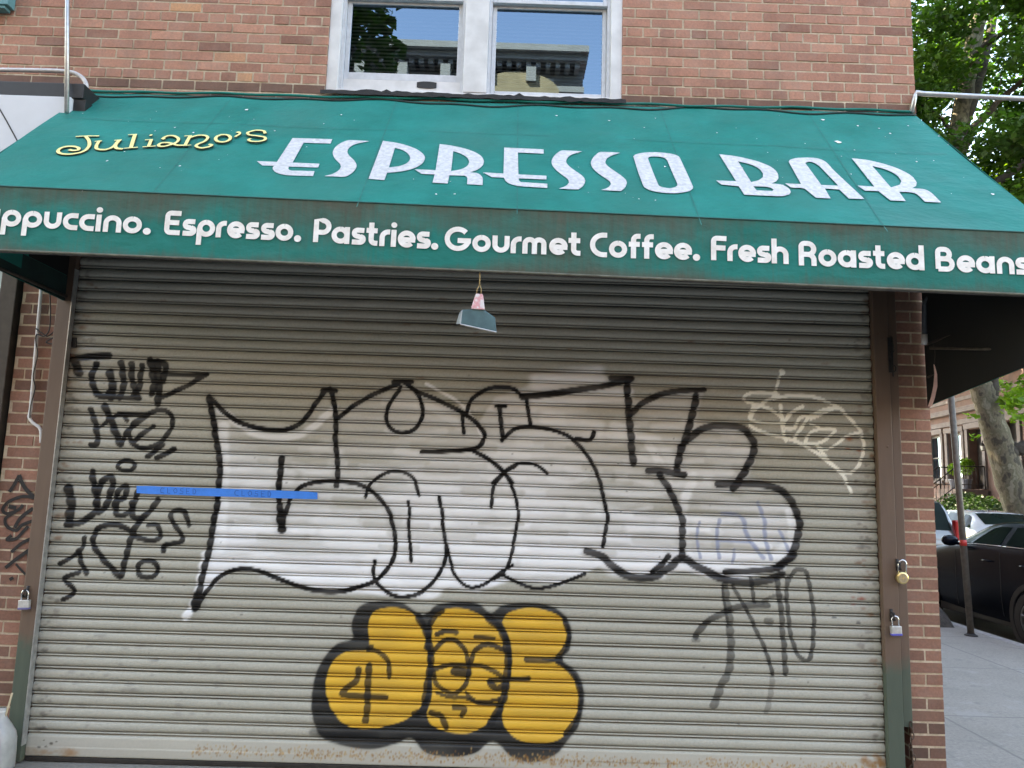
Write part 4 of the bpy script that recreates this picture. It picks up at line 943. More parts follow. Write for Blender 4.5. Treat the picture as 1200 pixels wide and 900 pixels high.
# steel pipe over the right end of the awning
e0=at(1068,132,Y=-.05); e1=at(1073,109.5,Y=-.05); e2=at(1330,122,Y=-.30)
tag(MB().tube([e0,e0*.1+e1*.9,e1+np.array([.004,0,.004]),e1*.96+e2*.04,e2],[.014,.014,.017,.0155,.0145],10).build('support_pipe',M_STEEL,smooth=True),'galvanised pipe reaching out from the brick corner above the awning','pipe')

# ================================================================== SIDE STREET
def foliage_mat(name,c1,c2,c3,tr=.4):
    m=bpy.data.materials.new(name); m.use_nodes=True; nt=m.node_tree; nt.nodes.clear()
    out=nt.nodes.new('ShaderNodeOutputMaterial'); a=nd(nt,'ShaderNodeAttribute',attribute_name='tone')
    c=ramp(nt,a.outputs['Fac'],[(0,c1),(.5,c2),(1,c3)])
    p=nt.nodes.new('ShaderNodeBsdfPrincipled'); nt.links.new(c,p.inputs['Base Color']); p.inputs['Roughness'].default_value=.5
    t=nt.nodes.new('ShaderNodeBsdfTranslucent'); nt.links.new(mix(nt,1.0,c,(1.5,1.7,.6),'MULTIPLY'),t.inputs[0])
    mx=nt.nodes.new('ShaderNodeMixShader'); mx.inputs[0].default_value=tr
    nt.links.new(p.outputs[0],mx.inputs[1]); nt.links.new(t.outputs[0],mx.inputs[2]); nt.links.new(mx.outputs[0],out.inputs[0]); return m
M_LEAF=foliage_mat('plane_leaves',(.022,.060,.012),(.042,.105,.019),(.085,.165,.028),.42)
M_LEAF2=foliage_mat('bright_leaves',(.06,.13,.018),(.11,.20,.03),(.17,.28,.05),.55)  # lightened leaf colours, sunlight put into the tone
M_HEDGE=foliage_mat('hedge_leaves',(.010,.030,.008),(.018,.048,.012),(.035,.075,.018),.2)
def leaves(name,clumps,size,m,parent,seed=1,kind=None,flat=.6):
    g=np.random.default_rng(seed); P=[];T=[]
    for (c,r,n) in clumps:
        d=g.normal(size=(n,3)); d/=np.linalg.norm(d,axis=1)[:,None]; rad=g.random(n)**.45
        P.append(np.array(c)+d*rad[:,None]*np.array(r)); T.append(np.clip(g.normal(.45,.22,n)+g.normal(0,.12),0,1))
    P=np.concatenate(P);T=np.concatenate(T);n=len(P)
    a=g.normal(size=(n,3)); a[:,2]*=.5; a/=np.linalg.norm(a,axis=1)[:,None]
    up=np.stack([g.normal(0,flat,n),g.normal(0,flat,n),np.ones(n)],-1); b=np.cross(up,a); b/=np.linalg.norm(b,axis=1)[:,None]; nn_=np.cross(a,b)
    s=size*g.uniform(.55,1.3,n)[:,None]
    v=np.stack([P-a*s*.55,P-a*s*.1+b*s*.42+nn_*s*.1,P+a*s*.6-nn_*s*.08,P-a*s*.1-b*s*.42+nn_*s*.1],1).reshape(-1,3)
    i=np.arange(n)*4; f=np.stack([i,i+1,i+2,i,i+2,i+3],-1).reshape(-1,3)
    me=bpy.data.meshes.new(name); me.vertices.add(len(v)); me.vertices.foreach_set('co',v.astype('f').ravel()); me.loops.add(f.size); me.loops.foreach_set('vertex_index',f.astype('i').ravel())
    me.polygons.add(len(f)); me.polygons.foreach_set('loop_start',np.arange(0,f.size,3,dtype='i')); me.update(calc_edges=True)
    t=me.attributes.new('tone','FLOAT','POINT'); t.data.foreach_set('value',np.repeat(T,4).astype('f'))
    me.materials.append(m); o=bpy.data.objects.new(name,me); COL.objects.link(o)
    if parent: to(o,parent)
    return o
def bark():
    m,nt,b=newmat('mottled_bark'); v=coords(nt,(1,1,.55)); n=noise(nt,v,5.5,3,.5); n2=noise(nt,v,26,5,.7)
    c=ramp(nt,n,[(.36,(.05,.042,.03)),(.44,(.13,.11,.075)),(.54,(.09,.083,.05)),(.62,(.19,.17,.125))]); c=mix(nt,.4,c,ramp(nt,n2,[(.3,.3),(.7,.7)]),'OVERLAY')
    nt.links.new(c,b.inputs['Base Color']); b.inputs['Roughness'].default_value=.9; bump(nt,b,n2,.5,.02); return m
M_BARK=bark(); M_BARKD=M('grey_bark',(.07,.058,.047),.95,0,.5,8,bmp=.8)
def wob(pts,n,amp,seed):
    g=np.random.default_rng(seed); q=catmull(pts,n); return [p+g.normal(0,amp,3) for p in q]
def rads(a,b,n): return [a+(b-a)*(i/(n-1))**.8 for i in range(n)]
YT=15.5
tr=empty('plane_tree',(at(1215,640,Y=YT)[0],YT,0),'leaning plane tree with mottled trunk behind the parked cars','tree')
base=at(1222,660,Y=YT); base[2]=-.02
P_=[base]+[at(x_,y_,Y=yy) for x_,y_,yy in [(1206,622,YT),(1192,585,YT),(1176,535,YT),(1162,490,YT),(1154,466,YT),(1146,440,YT),(1135,390,YT),(1124,310,YT+.1),(1119,230,YT+.2),(1122,165,YT+.2),(1130,110,YT+.3),(1140,55,YT+.3),(1149,0,YT+.3),(1156,-80,YT+.3),(1165,-180,YT+.3)]]
q=wob(P_,5,.012,3)
mb=MB(); nq=len(q); mb.tube(q,[.46-.14*min(1,i/20) - .12*max(0,(i-20)/(nq-20)) for i in range(nq)],14)
trunk=mb.build('trunk',M_BARK,smooth=True); to(trunk,tr)
lm=MB()
def limb(pts,r0_,r1_,seed=0,n=5):
    q=wob(pts,n,.02,seed); lm.tube(q,rads(r0_*.85,r1_*.85,len(q)),10)
PX=lambda x_,y_,yy:at(x_,y_,Y=yy)
limb([PX(1160,485,YT),PX(1163,455,YT-.1),PX(1166,435,YT-.2),PX(1180,380,YT-.6),PX(1200,300,YT-1)],.24,.10,1)
limb([PX(1174,535,YT),PX(1183,530,YT-.1),PX(1200,524,YT-.2),PX(1235,512,YT-.4),PX(1290,470,YT-.8)],.30,.14,2)
limb([PX(1121,190,YT),PX(1140,150,YT-.2),PX(1160,132,YT-.4),PX(1180,110,YT-.6),PX(1225,75,YT-1)],.17,.07,3)
limb([PX(1118,270,YT),PX(1140,238,YT-.1),PX(1165,216,YT-.3),PX(1200,190,YT-.6),PX(1250,140,YT-1)],.20,.10,4)
limb([PX(1121,180,YT),PX(1132,140,YT+.2),PX(1146,95,YT+.4),PX(1160,40,YT+.6),PX(1172,-40,YT+1)],.24,.14,5)
limb([PX(1121,165,YT),PX(1105,140,YT+.4),PX(1085,125,YT+.8),PX(1050,110,YT+1.2)],.10,.04,6)
limb([PX(1137,70,YT),PX(1165,45,YT-.5),PX(1195,30,YT-.8),PX(1230,0,YT-1)],.12,.05,7)
limb([PX(1119,300,YT),PX(1150,275,YT-.6),PX(1190,245,YT-1.2),PX(1240,225,YT-1.6)],.12,.05,8)
limb([PX(1174,40,YT),PX(1178,60,YT-1),PX(1172,95,YT-1.4),PX(1166,125,YT-1.6)],.02,.012,9)
o=lm.build('limb',M_BARKD,smooth=True); to(o,tr)
g=np.random.default_rng(21); cl=[]; cl2=[]
for _ in range(250):
    d=g.normal(size=3); d/=np.linalg.norm(d); rr_=g.uniform(.35,1)**.6
    c_=np.array([14.2,15.6,11.9])+d*rr_*np.array([4.9,4.4,5.2]); 
    pq=pj(c_); tx=np.interp(pq[1],[0,55,110,165,230,310],[1149,1140,1130,1122,1119,1124])
    if c_[1]<15.7 and abs(pq[0]-tx-8)<22 and -60<pq[1]<260: continue
    cl.append((c_,(1.0,1.0,.50),350))
for c_ in [(12.6,14.6,8.3),(13.2,15.5,8.0),(14.0,14.6,7.7),(12.2,16.8,8.9),(11.0,16.4,9.6),(14.6,15.5,7.2),(15.6,15,6.8),(10.6,16.8,10.6),(10.8,17,11.4),(11.0,17,12.8),(11,16,14.2),(11.0,15.6,15.4),(12.6,17.6,14.2),(12.4,17.8,12.6),(12,18,11),(13,18,10)]: cl.append((c_,(1.1,1.1,.6),420))
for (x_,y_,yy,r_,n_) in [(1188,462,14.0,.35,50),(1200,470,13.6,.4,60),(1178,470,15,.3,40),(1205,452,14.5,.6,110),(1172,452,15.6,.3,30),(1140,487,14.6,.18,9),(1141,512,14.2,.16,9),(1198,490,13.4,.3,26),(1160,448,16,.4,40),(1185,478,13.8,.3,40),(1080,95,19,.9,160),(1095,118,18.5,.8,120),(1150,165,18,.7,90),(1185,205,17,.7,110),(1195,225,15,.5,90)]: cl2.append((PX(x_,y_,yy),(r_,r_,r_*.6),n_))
leaves('crown',cl,.155,M_LEAF,tr,5); leaves('sun_tinted_foliage',cl2,.17,M_LEAF2,tr,6)  # paler leaf colour on the second set of clumps stands in for sunlight
# further trees down the street
def street_tree(x,y,h,r,label,seed,m=M_LEAF2,n=70,leaf=.3,per=150,zc=None,group='street trees further off'):
    t=empty('street_tree',(x,y,-.02),label,'tree',group)
    g=np.random.default_rng(seed); zc=zc or h-r*.9
    mb=MB(); q=wob([(0,0,0),(.1,0,h*.25),(-.1,.1,h*.5),(.05,0,h*.8)],5,.02,seed); mb.tube(q,rads(.26,.09,len(q)),10)
    for k in range(7):
        a_=g.uniform(0,6.28); z0_=h*g.uniform(.35,.6); e=wob([(0,0,z0_),(math.cos(a_)*r*.4,math.sin(a_)*r*.4,z0_+r*.5),(math.cos(a_)*r*.85,math.sin(a_)*r*.85,z0_+r*.8)],4,.03,seed+k); mb.tube(e,rads(.10,.03,len(e)),8)
    mb.build('trunk',M_BARKD,t,smooth=True)
    cl=[]
    for _ in range(n):
        d=g.normal(size=3); d/=np.linalg.norm(d); c_=np.array([x,y,zc])+d*g.uniform(.3,1)**.6*np.array([r,r,r*.95]); cl.append((c_,(r*.24,r*.24,r*.13),per))
    leaves('crown',cl,leaf,m,t,seed)
    return t
street_tree(15.2,30,15.5,4.6,'sunlit pale green tree glimpsed behind the big plane tree',31)
street_tree(23.5,36,17,5.5,'taller tree far down the street behind the row houses',32)
street_tree(13.4,28.5,15.5,4.6,'dense unseen street tree added to shade the brownstones, farther of two behind the corner',34,m=M_LEAF)  # extra tree placed out of view to dapple the sun on the facades
street_tree(12.7,22.0,14.6,4.0,'dense unseen street tree added to shade the brownstones, nearer of two behind the corner',35,m=M_LEAF)  # second added tree, out of view, breaks up sun on the facades
street_tree(5.0,21.6,15.0,3.4,'added street tree on the near kerb, unseen behind the brick corner, shading the trunk',36,m=M_LEAF)  # out of view, added to throw broken shade on the plane trunk
street_tree(-3.6,-5.3,11.9,2.4,'leafy street tree mirrored in the left window pane',33,m=M_LEAF,n=110,leaf=.17,per=140,group='kerb trees on the avenue')

# leaning sign pole with a red sticker
pb=at(1138,745,Z=0); pt=at(1113.5,455,Y=pb[1]+.02); pt2=pb+(pt-pb)*1.06
sp=empty('sign_pole',pb,'leaning grey steel pole with a red sticker beside the kerb','pole')
o=MB().tube([pb,pb*.5+pt2*.5,pt2],.037,12).build('pole',M('weathered_steel',(.15,.132,.108),.6,.4,.35,20),smooth=True); to(o,sp)
pr_=at(1129,636,Y=pb[1]+.01); dv=(pt2-pb)/np.linalg.norm(pt2-pb); kk=(pr_[2]-pb[2])/dv[2]; cA=pb+dv*(kk-.035); cB=pb+dv*(kk+.035)
o=MB().tube([cA,cB],.0385,12).build('sticker',M('red_sticker',(.55,.04,.03),.5,0,.2,20),smooth=True); to(o,sp)
o=MB().lathe([(.075,0),(.07,.012),(.05,.02),(.042,.03)],14,Matrix.Translation(pb)).build('base_collar',M_BLACKM); to(o,sp)
# heap of dark soil at the kerb
mb=MB(); g=np.random.default_rng(4); n=14; vs=[];fs=[]
for j in range(n+1):
    for i in range(n+1):
        u,v=i/n*2-1,j/n*2-1; h_=max(0,1-(u*u+v*v))**.7*.36*(1+.35*u*0)*g.uniform(.85,1.12)
        vs.append((5.58+u*.42,5.85+v*.85,h_-.004))
for j in range(n):
    for i in range(n): a_=j*(n+1)+i; fs.append((a_,a_+1,a_+n+2,a_+n+1))
tag(mb.add(vs,fs).build('soil_heap',M_SOIL,smooth=True),'low heap of dark soil on the sidewalk behind the pole','soil heap')

# ---- cars
M_CARBLK=M('black_car_paint',(.002,.004,.009),.25,0,.1,3,spec=.12,coat=.05); M_CARWHT=M('pale_car_paint',(.62,.66,.70),.2,0,.05,3,coat=1); M_CARGRY=M('grey_car_paint',(.16,.155,.15),.25,.3,.1,3,coat=1)
M_TYRE=M('tyre_rubber',(.02,.02,.02),.85,0,.3,20); M_RIM=M('alloy_rim',(.30,.31,.32),.3,.9,.2,30); M_CLAD=M('black_cladding',(.018,.018,.018),.6,0,.2,20)
M_PANE=M('dark_car_glass',(.012,.020,.017),.03,0,.3,3,spec=.18); M_PANE.node_tree.nodes['Principled BSDF'].inputs['IOR'].default_value=1.22; M_TAIL=M('red_tail_lamp',(.45,.02,.02),.15,0,.2,30,coat=.6)
def car(name,label,L,W,H,loc,rz,paint,prof,wheels,windows,extra=None,wr=.34,wscreen=None,rscreen=None,mirror_y=None):
    """prof: list of (y, belt z, top z, half width factor, roof half width factor)"""
    t=empty(name,loc,label,'car','parked cars',rz)
    ys_=np.linspace(0,L,64); pr=np.array(prof,float)
    def pf(y):
        b_,r_,w_,rw=[np.interp(y,pr[:,0],pr[:,k]) for k in (1,2,3,4)]; return b_,r_,w_*W/2,rw*W/2
    def ring(y):
        b_,r_,hw,rw=pf(y); zb_=.20
        return [(0,zb_),(hw*.86,zb_),(hw*.95,zb_+.05),(hw*.985,zb_+.18),(hw,zb_+.36),(hw*.992,b_-.12),(hw*.975,b_-.03),(hw*.945,b_),(rw+(hw*.945-rw)*.5,b_+(r_-.04-b_)*.52),(rw,max(b_+.002,r_-.045)),(rw*.93,max(b_+.004,r_-.012)),(rw*.6,r_),(0,r_+.012)]
    vs=[];fs=[]; K=None
    for y in ys_:
        h=ring(y); full=[(x,z) for x,z in h]+[(-x,z) for x,z in h[-2:0:-1]]
        K=len(full); vs+=[(x,y,z) for x,z in full]
    for i in range(len(ys_)-1):
        for k in range(K): fs.append((i*K+k,i*K+(k+1)%K,(i+1)*K+(k+1)%K,(i+1)*K+k))
    fs+= [tuple(range(K)),tuple((len(ys_)-1)*K+k for k in range(K-1,-1,-1))]
    MB().add(vs,fs).build('body',paint,t,smooth=True,autosmooth=35)
    for sx in (-1,1):
        for (y0,y1,y0t,y1t) in windows:
            vv=[];ff=[]; nu,nv=10,4
            for j in range(nv+1):
                f=j/nv
                for i in range(nu+1):
                    ya=y0+(y0t-y0)*f; yb=y1+(y1t-y1)*f; y=ya+(yb-ya)*i/nu
                    b_,r_,hw,rw=pf(y); z0_,z1_=b_+.02,max(b_+.03,r_-.075); z=z0_+(z1_-z0_)*f
                    ff_=(z-b_)/max(.01,(r_-.045-b_)); x=hw*.945+(rw-hw*.945)*ff_
                    vv.append((sx*(x+.007),y,z))
            for j in range(nv):
                for i in range(nu): a_=j*(nu+1)+i; ff.append((a_,a_+1,a_+nu+2,a_+nu+1))
            MB().add(vv,ff).build('side_window',M_PANE,t,smooth=True)
            # bright trim below the glass
            pts=[(sx*(pf(y)[2]*.95+.006),y,pf(y)[0]+.004) for y in np.linspace(y0-.04,y1+.04,8)]
            MB().tube(pts,.007,6).build('window_trim',M_CHROME,t,smooth=True)
    for scr in (wscreen,rscreen):
        if scr:
            vv=[];ff=[]; nu,nv=8,8
            for j in range(nv+1):
                y=scr[0]+(scr[1]-scr[0])*j/nv; b_,r_,hw,rw=pf(y)
                for i in range(nu+1):
                    f=i/nu*2-1; x=f*rw*.9; vv.append((x,y+(.006 if scr[0]>L/2 else -.006),r_+.014-.012*abs(f)**3))
            for j in range(nv):
                for i in range(nu): a_=j*(nu+1)+i; ff.append((a_,a_+1,a_+nu+2,a_+nu+1))
            MB().add(vv,ff).build('windscreen' if scr is wscreen else 'rear_window',M_PANE,t,smooth=True)
    for wy in wheels:
        for sx in (-1,1):
            xo=sx*(W/2-.10); Mx=Matrix.Translation((xo,wy,wr))@Matrix.Rotation(R(90*sx),4,'Y')
            wo=MB().lathe([(wr*.66,-.10),(wr*.93,-.10),(wr,-.07),(wr,.08),(wr*.96,.112),(wr*.68,.116),(wr*.66,.10)],30,Mx).build('wheel',M_TYRE,t,smooth=True,autosmooth=40)
            rm=MB().lathe([(wr*.655,.100),(wr*.655,.112),(wr*.60,.114),(wr*.58,.06)],30,Mx)
            for k in range(10):
                a_=k*math.pi/5; c0=Vector((math.cos(a_)*wr*.12,math.sin(a_)*wr*.12,.095)); c1_=Vector((math.cos(a_+.12)*wr*.62,math.sin(a_+.12)*wr*.62,.105)); rm.tube([Mx@c0,Mx@c1_],[.026,.018],6)
            rm.lathe([(0,.108),(.035,.106),(.05,.09)],14,Mx); rm.build('rim',M_RIM,wo)
            MB().lathe([(0,.04),(wr*.64,.04)],24,Mx).build('brake_disc',M_CLAD,wo)
            Ma=Matrix.Translation((sx*(W/2-.0),wy,wr+.02))@Matrix.Rotation(R(90*sx),4,'Y')
            MB().lathe([(wr*1.02,-.06),(wr*1.02,.012),(wr*1.20,.014),(wr*1.22,-.04)],30,Ma).build('wheel_arch',M_CLAD,t,smooth=True,autosmooth=40)
    for sx in (-1,1):
        if mirror_y:
            b_,r_,hw,rw=pf(mirror_y); mb=MB()
            Mm=Matrix.Translation((sx*(hw+.11),mirror_y,b_+.045))@Matrix.Diagonal((.115,.075,.075,1))
            mb.lathe([(.0,-1),(.6,-.85),(.92,-.4),(1,0),(.92,.45),(.6,.85),(0,1)],12,Mm); mb.tube([(sx*(hw*.94),mirror_y+.03,b_+.0),(sx*(hw+.06),mirror_y+.02,b_+.02)],.022,8)
            mb.build('wing_mirror',paint if paint is not M_CARWHT else M_CLAD,t,smooth=True)
        MB().box(sx*W/2*.93-.02,sx*W/2*.93+.02,wheels[0]+wr*1.3,wheels[1]-wr*1.3,.195,.30).build('sill_cladding',M_CLAD,t,bevel=.01)
    if extra: extra(t,pf,W,L)
    return t
def handles(ysl,z):
    def f(t,pf,W,L):
        for y in ysl:
            for sx in (-1,1):
                b_,r_,hw,rw=pf(y); MB().tube([(sx*(hw+.0),y-.085,z),(sx*(hw+.028),y-.06,z),(sx*(hw+.028),y+.06,z),(sx*(hw),y+.085,z)],.011,8).build('door_handle',M_CARBLK if t.name.startswith('black') else M_CHROME,t,smooth=True)
        for yy in SEAMS.get(t.name.split('.')[0],[]):
            for sx in (-1,1):
                zz=np.linspace(.32,pf(yy)[0]-.01,10); pts=[]
                for z_ in zz:
                    b_,r_,hw,rw=pf(yy); pts.append((sx*(hw*np.interp(z_,[.2,.38,.56,b_-.12,b_-.03,b_],[.95,.985,1,.992,.975,.945])+.001),yy,z_))
                MB().tube(pts,.004,5).build('door_seam',M_BLACK,t)
        for sx in (-1,1):
            MB().box(sx*W/2*.68-.13,sx*W/2*.68+.13,-.012,.03,.70,.86).build('tail_lamp',M_TAIL,t,bevel=.02)
            MB().box(sx*W/2*.66-.16,sx*W/2*.66+.16,L-.05,L+.012,.62,.74).build('headlight',M_CHROME,t,bevel=.02)
    return f
SEAMS={'black_suv':[.92,1.57,2.5],'white_sedan':[1.2,2.1,3.2],'grey_suv':[1.1,2.0,3.1]}
# belt/roof profile along the length (0 = rear)
suv=[(0,.80,.82,.80,.70),(.08,.92,1.02,.88,.74),(.22,1.08,1.30,.95,.72),(.5,1.18,1.47,.98,.70),(.9,1.19,1.50,1,.70),(1.5,1.18,1.505,1,.71),(1.85,1.175,1.49,1,.71),(2.1,1.17,1.44,1,.72),(2.7,1.12,1.17,.99,.82),(3.0,1.07,1.10,.985,.86),(3.9,.98,1.0,.95,.84),(4.2,.80,.86,.86,.74),(4.26,.6,.65,.80,.66)]
car('black_suv','shiny black crossover parked at the kerb behind the leaning pole',4.26,1.80,1.52,(7.24,3.38,-.15),0,M_CARBLK,suv,(1.0,3.42),[(.38,.86,.52,.88),(.96,1.52,.96,1.52),(1.62,2.36,1.62,1.95)],handles([1.1,1.8],.98),.35,wscreen=(2.16,2.66),rscreen=(.10,.42),mirror_y=2.42)
def wz(n_out,s): p=P0h+DV*s-NV*n_out; return p
P0h=at(1145,540,Y=24)[:2]
sed=[(0,.72,.74,.82,.72),(.10,.92,.95,.90,.76),(.35,1.0,1.12,.95,.70),(.95,1.02,1.40,.98,.68),(1.7,1.0,1.44,1,.68),(2.4,.98,1.42,1,.68),(2.7,.97,1.34,1,.69),(3.35,.93,.97,.98,.8),(4.2,.82,.86,.92,.8),(4.4,.6,.66,.82,.7)]
wc=at(1176,612,X=12.2)
car('white_sedan','pale white sedan parked across the street under the hedge',4.4,1.76,1.45,(12.0,12.6,-.15),-TH,M_CARWHT,sed,(.85,3.5),[(.6,1.2,.85,1.2),(1.28,2.12,1.28,2.12),(2.2,3.05,2.2,2.62)],handles([1.5,2.3],.82),.32,wscreen=(2.75,3.3),rscreen=(.38,.9),mirror_y=3.0)
van=[(0,.86,1.0,.86,.80),(.06,1.0,1.15,.92,.80),(.22,1.12,1.5,.97,.78),(.4,1.16,1.70,.98,.76),(2.8,1.16,1.74,1,.77),(3.3,1.14,1.62,1,.76),(3.9,1.08,1.12,.98,.84),(4.6,.95,1.0,.92,.82),(4.75,.6,.7,.82,.72)]
def vanx(t,pf,W,L):
    handles([1.4,2.4],.95)(t,pf,W,L)
    for sx in (-1,1): MB().box(sx*W/2*.83-.07,sx*W/2*.83+.07,-.005,.12,1.0,1.36).build('upper_tail_lamp',M_TAIL,t,bevel=.02)
car('grey_suv','grey tall car with a red tail lamp parked ahead of the crossover',4.75,1.84,1.75,(7.45,8.75,-.15),0,M_CARGRY,van,(.9,3.75),[(.5,1.2,.55,1.2),(1.3,2.2,1.3,2.2),(2.3,3.4,2.3,3.1)],vanx,.35,wscreen=(3.35,3.85),rscreen=(.07,.36),mirror_y=3.5)

# ---- brownstone row houses (facade line turned a little)
def house(name,label,s0,s1,openings,stone,panelm,door=None,H=10.6):
    o0=P0h+DV*s0
    t=empty('brownstone_house',(o0[0],o0[1],0),label,'row house','brownstone row houses')
    def W_(s,n_,z): p=P0h+DV*s-NV*n_; return (p[0]-o0[0],p[1]-o0[1],z)
    def bx(mb,a,b,n0,n1,z0,z1):
        vs=[W_(s,n_,z) for z in (z0,z1) for s,n_ in ((a,n0),(b,n0),(b,n1),(a,n1))]
        return mb.add(vs,[(0,3,2,1),(4,5,6,7),(0,1,5,4),(1,2,6,5),(2,3,7,6),(3,0,4,7)])
    ss=sorted({s0,s1,*[x for q in openings for x in q[:2]]}); zz=sorted({-.1,H,*[x for q in openings for x in q[2:4]]})
    mb=MB()
    for i in range(len(ss)-1):
        for k in range(len(zz)-1):
            cs,cz=(ss[i]+ss[i+1])/2,(zz[k]+zz[k+1])/2
            if any(q[0]<cs<q[1] and q[2]<cz<q[3] for q in openings): continue
            bx(mb,ss[i],ss[i+1],-.35,0,zz[k],zz[k+1])
    mb.build('facade',panelm,t)
    mb=MB(); bx(mb,s0+.01,s1-.01,-9,-.36,-.1,H-.05); mb.build('house_block',panelm,t)
    mb=MB(); bx(mb,s0,s1,.002,.10,4.52,4.72); bx(mb,s0-.02,s1+.02,.002,.26,4.98,5.10); bx(mb,s0,s1,.002,.18,5.104,5.22); bx(mb,s0,s1,.002,.06,5.5,5.65)
    bx(mb,s0-.05,s1+.05,.002,.55,H-.25,H+.05); bx(mb,s0,s1,.002,.3,H-.6,H-.253)
    for k in range(int((s1-s0)/.6)): bx(mb,s0+.15+k*.6,s0+.33+k*.6,.002,.42,H-.55,H-.254)
    mb.build('cornice',stone,t,bevel=.01)
    for q in openings:
        a,b,z0,z1,kind=q; mb=MB()
        bx(mb,a-.24,a-.003,.002,.075,z0,z1+.02); bx(mb,b+.003,b+.24,.002,.075,z0,z1+.02); bx(mb,a-.26,b+.26,.002,.10,z1+.022,z1+.24)
        if kind=='w': bx(mb,a-.2,b+.2,.002,.14,z0-.14,z0-.003)
        su=mb.build('window_surround' if kind=='w' else 'door_surround',stone,t,bevel=.01)
        if kind=='w':
            mb=MB(); zm=(z0+z1)/2
            bx(mb,a+.004,a+.09,-.22,-.14,z0+.004,z1-.004); bx(mb,b-.09,b-.004,-.22,-.14,z0+.004,z1-.004); bx(mb,a+.091,b-.091,-.22,-.14,z0+.004,z0+.10); bx(mb,a+.091,b-.091,-.22,-.14,z1-.10,z1-.004); bx(mb,a+.091,b-.091,-.21,-.13,zm-.03,zm+.03)
            w_=mb.build('window',M('dark_sash',(.04,.04,.042),.5,0,.2,10),t)
            mb=MB().add([W_(a+.08,-.18,z0+.09),W_(b-.08,-.18,z0+.09),W_(b-.08,-.18,z1-.09),W_(a+.08,-.18,z1-.09)],[(0,1,2,3)]); mb.build('pane',M_BGGLASS,w_)
            mb=MB().add([W_(a+.02,-.30,z0),W_(b-.3,-.30,z0),W_(b-.3,-.30,z1),W_(a+.02,-.30,z1)],[(0,1,2,3)]); mb.build('curtain',M('grey_green_curtain',(.34,.37,.36),.8,0,.25,6,stretch=(6,6,.4)),w_)
        else:
            mb=MB(); bx(mb,a+.003,b-.003,-.34,-.28,z0,z1-.003); d_=mb.build('door',M('black_door_paint',(.012,.011,.012),.3,0,.2,8),t)
            mb=MB(); w2_=(b-a)/2
            for (pa,pb_) in ((a+.1,a+w2_-.06),(a+w2_+.06,b-.1)):
                bx(mb,pa,pb_,-.279,-.265,z0+.25,z0+.95); bx(mb,pa,pb_,-.279,-.265,z0+1.05,z1-.65)
            mb.build('door_panel',M('dark_panel',(.02,.018,.018),.35,0,.2,8),d_,bevel=.006)
    return t,W_,bx
M_STONE=M('painted_brownstone',(.155,.13,.13),.85,0,c2=(.11,.092,.092),scale=3,bmp=.3); M_PINK=M('red_stone_panel',(.145,.083,.072),.88,0,c2=(.10,.064,.057),scale=2.5,bmp=.3)
hA,WA,bxA=house('a','pinkish brownstone house with dark door, stoop and two tall windows',-1.0,5.6,[(3.2,4.65,2.25,4.25,'w'),(1.2,2.5,2.3,4.22,'w'),(-.58,.58,1.90,4.27,'d'),(3.2,4.6,6.2,8.3,'w'),(1.2,2.5,6.2,8.3,'w'),(-.7,.6,6.2,8.3,'w')],M_STONE,M_PINK)
hB,WB,bxB=house('b','neighbouring brownstone with a black arched entrance behind the plane tree',-7.6,-1.004,[(-3.2,-2.05,2.0,4.35,'d'),(-5.2,-4.0,2.25,4.25,'w'),(-7.0,-5.8,2.25,4.25,'w'),(-3.2,-2.0,6.2,8.3,'w'),(-5.2,-4.0,6.2,8.3,'w')],M_STONE,M_PINK)
hC,WC,bxC=house('c','third brownstone farther along the row, mostly hidden by the corner',5.604,12.2,[(6.4,7.7,2.25,4.25,'w'),(8.6,9.9,2.25,4.25,'w'),(6.4,7.7,6.2,8.3,'w'),(8.6,9.9,6.2,8.3,'w')],M_STONE,M_PINK)
M_STEP=M('brown_step_stone',(.16,.115,.10),.85,0,.3,6,bmp=.3)
mb=MB(); bxA(mb,-.95,.95,.08,1.1,-.1,1.88)
for k in range(9): bxA(mb,-.85,.85,1.1+k*.24+.001,1.1+(k+1)*.24,-.1,1.88-(k+1)*.19)
mb.build('stoop',M_STEP,hA,bevel=.01)
def railing(sv):
    mb=MB(); up_=[WA(sv,.15,2.75),WA(sv,1.1,2.75),WA(sv,3.2,1.05)]; lo_=[WA(sv,.15,2.05),WA(sv,1.1,2.05),WA(sv,3.2,.30)]
    mb.tube(up_,.028,8).tube(lo_,.018,8)
    for k in range(22):
        f=k/21; n_=.15+f*3.05; zt=2.75 if n_<1.1 else 2.75-(n_-1.1)/2.1*1.70; mb.tube([WA(sv,n_,zt-.85 if k not in (0,6,21) else zt-1.0),WA(sv,n_,zt)],.010 if k not in (0,6,21) else .03,6)
    mb.build('railing',M_BLACKM,hA,smooth=True)
railing(.9); railing(-.9)
def potted(s_,n_,label,r_,h_):
    p=P0h+DV*s_-NV*n_; t=empty('potted_shrub',(p[0],p[1],1.883),label,'potted plant','potted shrubs on the stoop')
    MB().lathe([(0,0),(.15,0),(.20,.34),(.225,.35),(.22,.39),(.17,.37),(0,.36)],18).build('pot',M('grey_glazed_pot',(.16,.17,.22),.4,0,.3,10),t,smooth=True,autosmooth=40)
    MB().tube([(0,0,.33),(.01,0,h_*.6),(0,.01,h_)],.022,8).build('stem',M_BARKD,t)
    leaves('foliage',[((p[0],p[1],1.883+h_),(r_,r_,r_),420),((p[0]+.08,p[1],1.883+h_+r_*.5),(r_*.7,r_*.7,r_*.6),200)],.085,M_LEAF2,t,int(s_*10)+60)
potted(.74,.55,'small rounded shrub in a pot left of the brownstone door',.26,.78); potted(-.42,.62,'larger rounded shrub in a pot directly before the brownstone door',.33,.86)
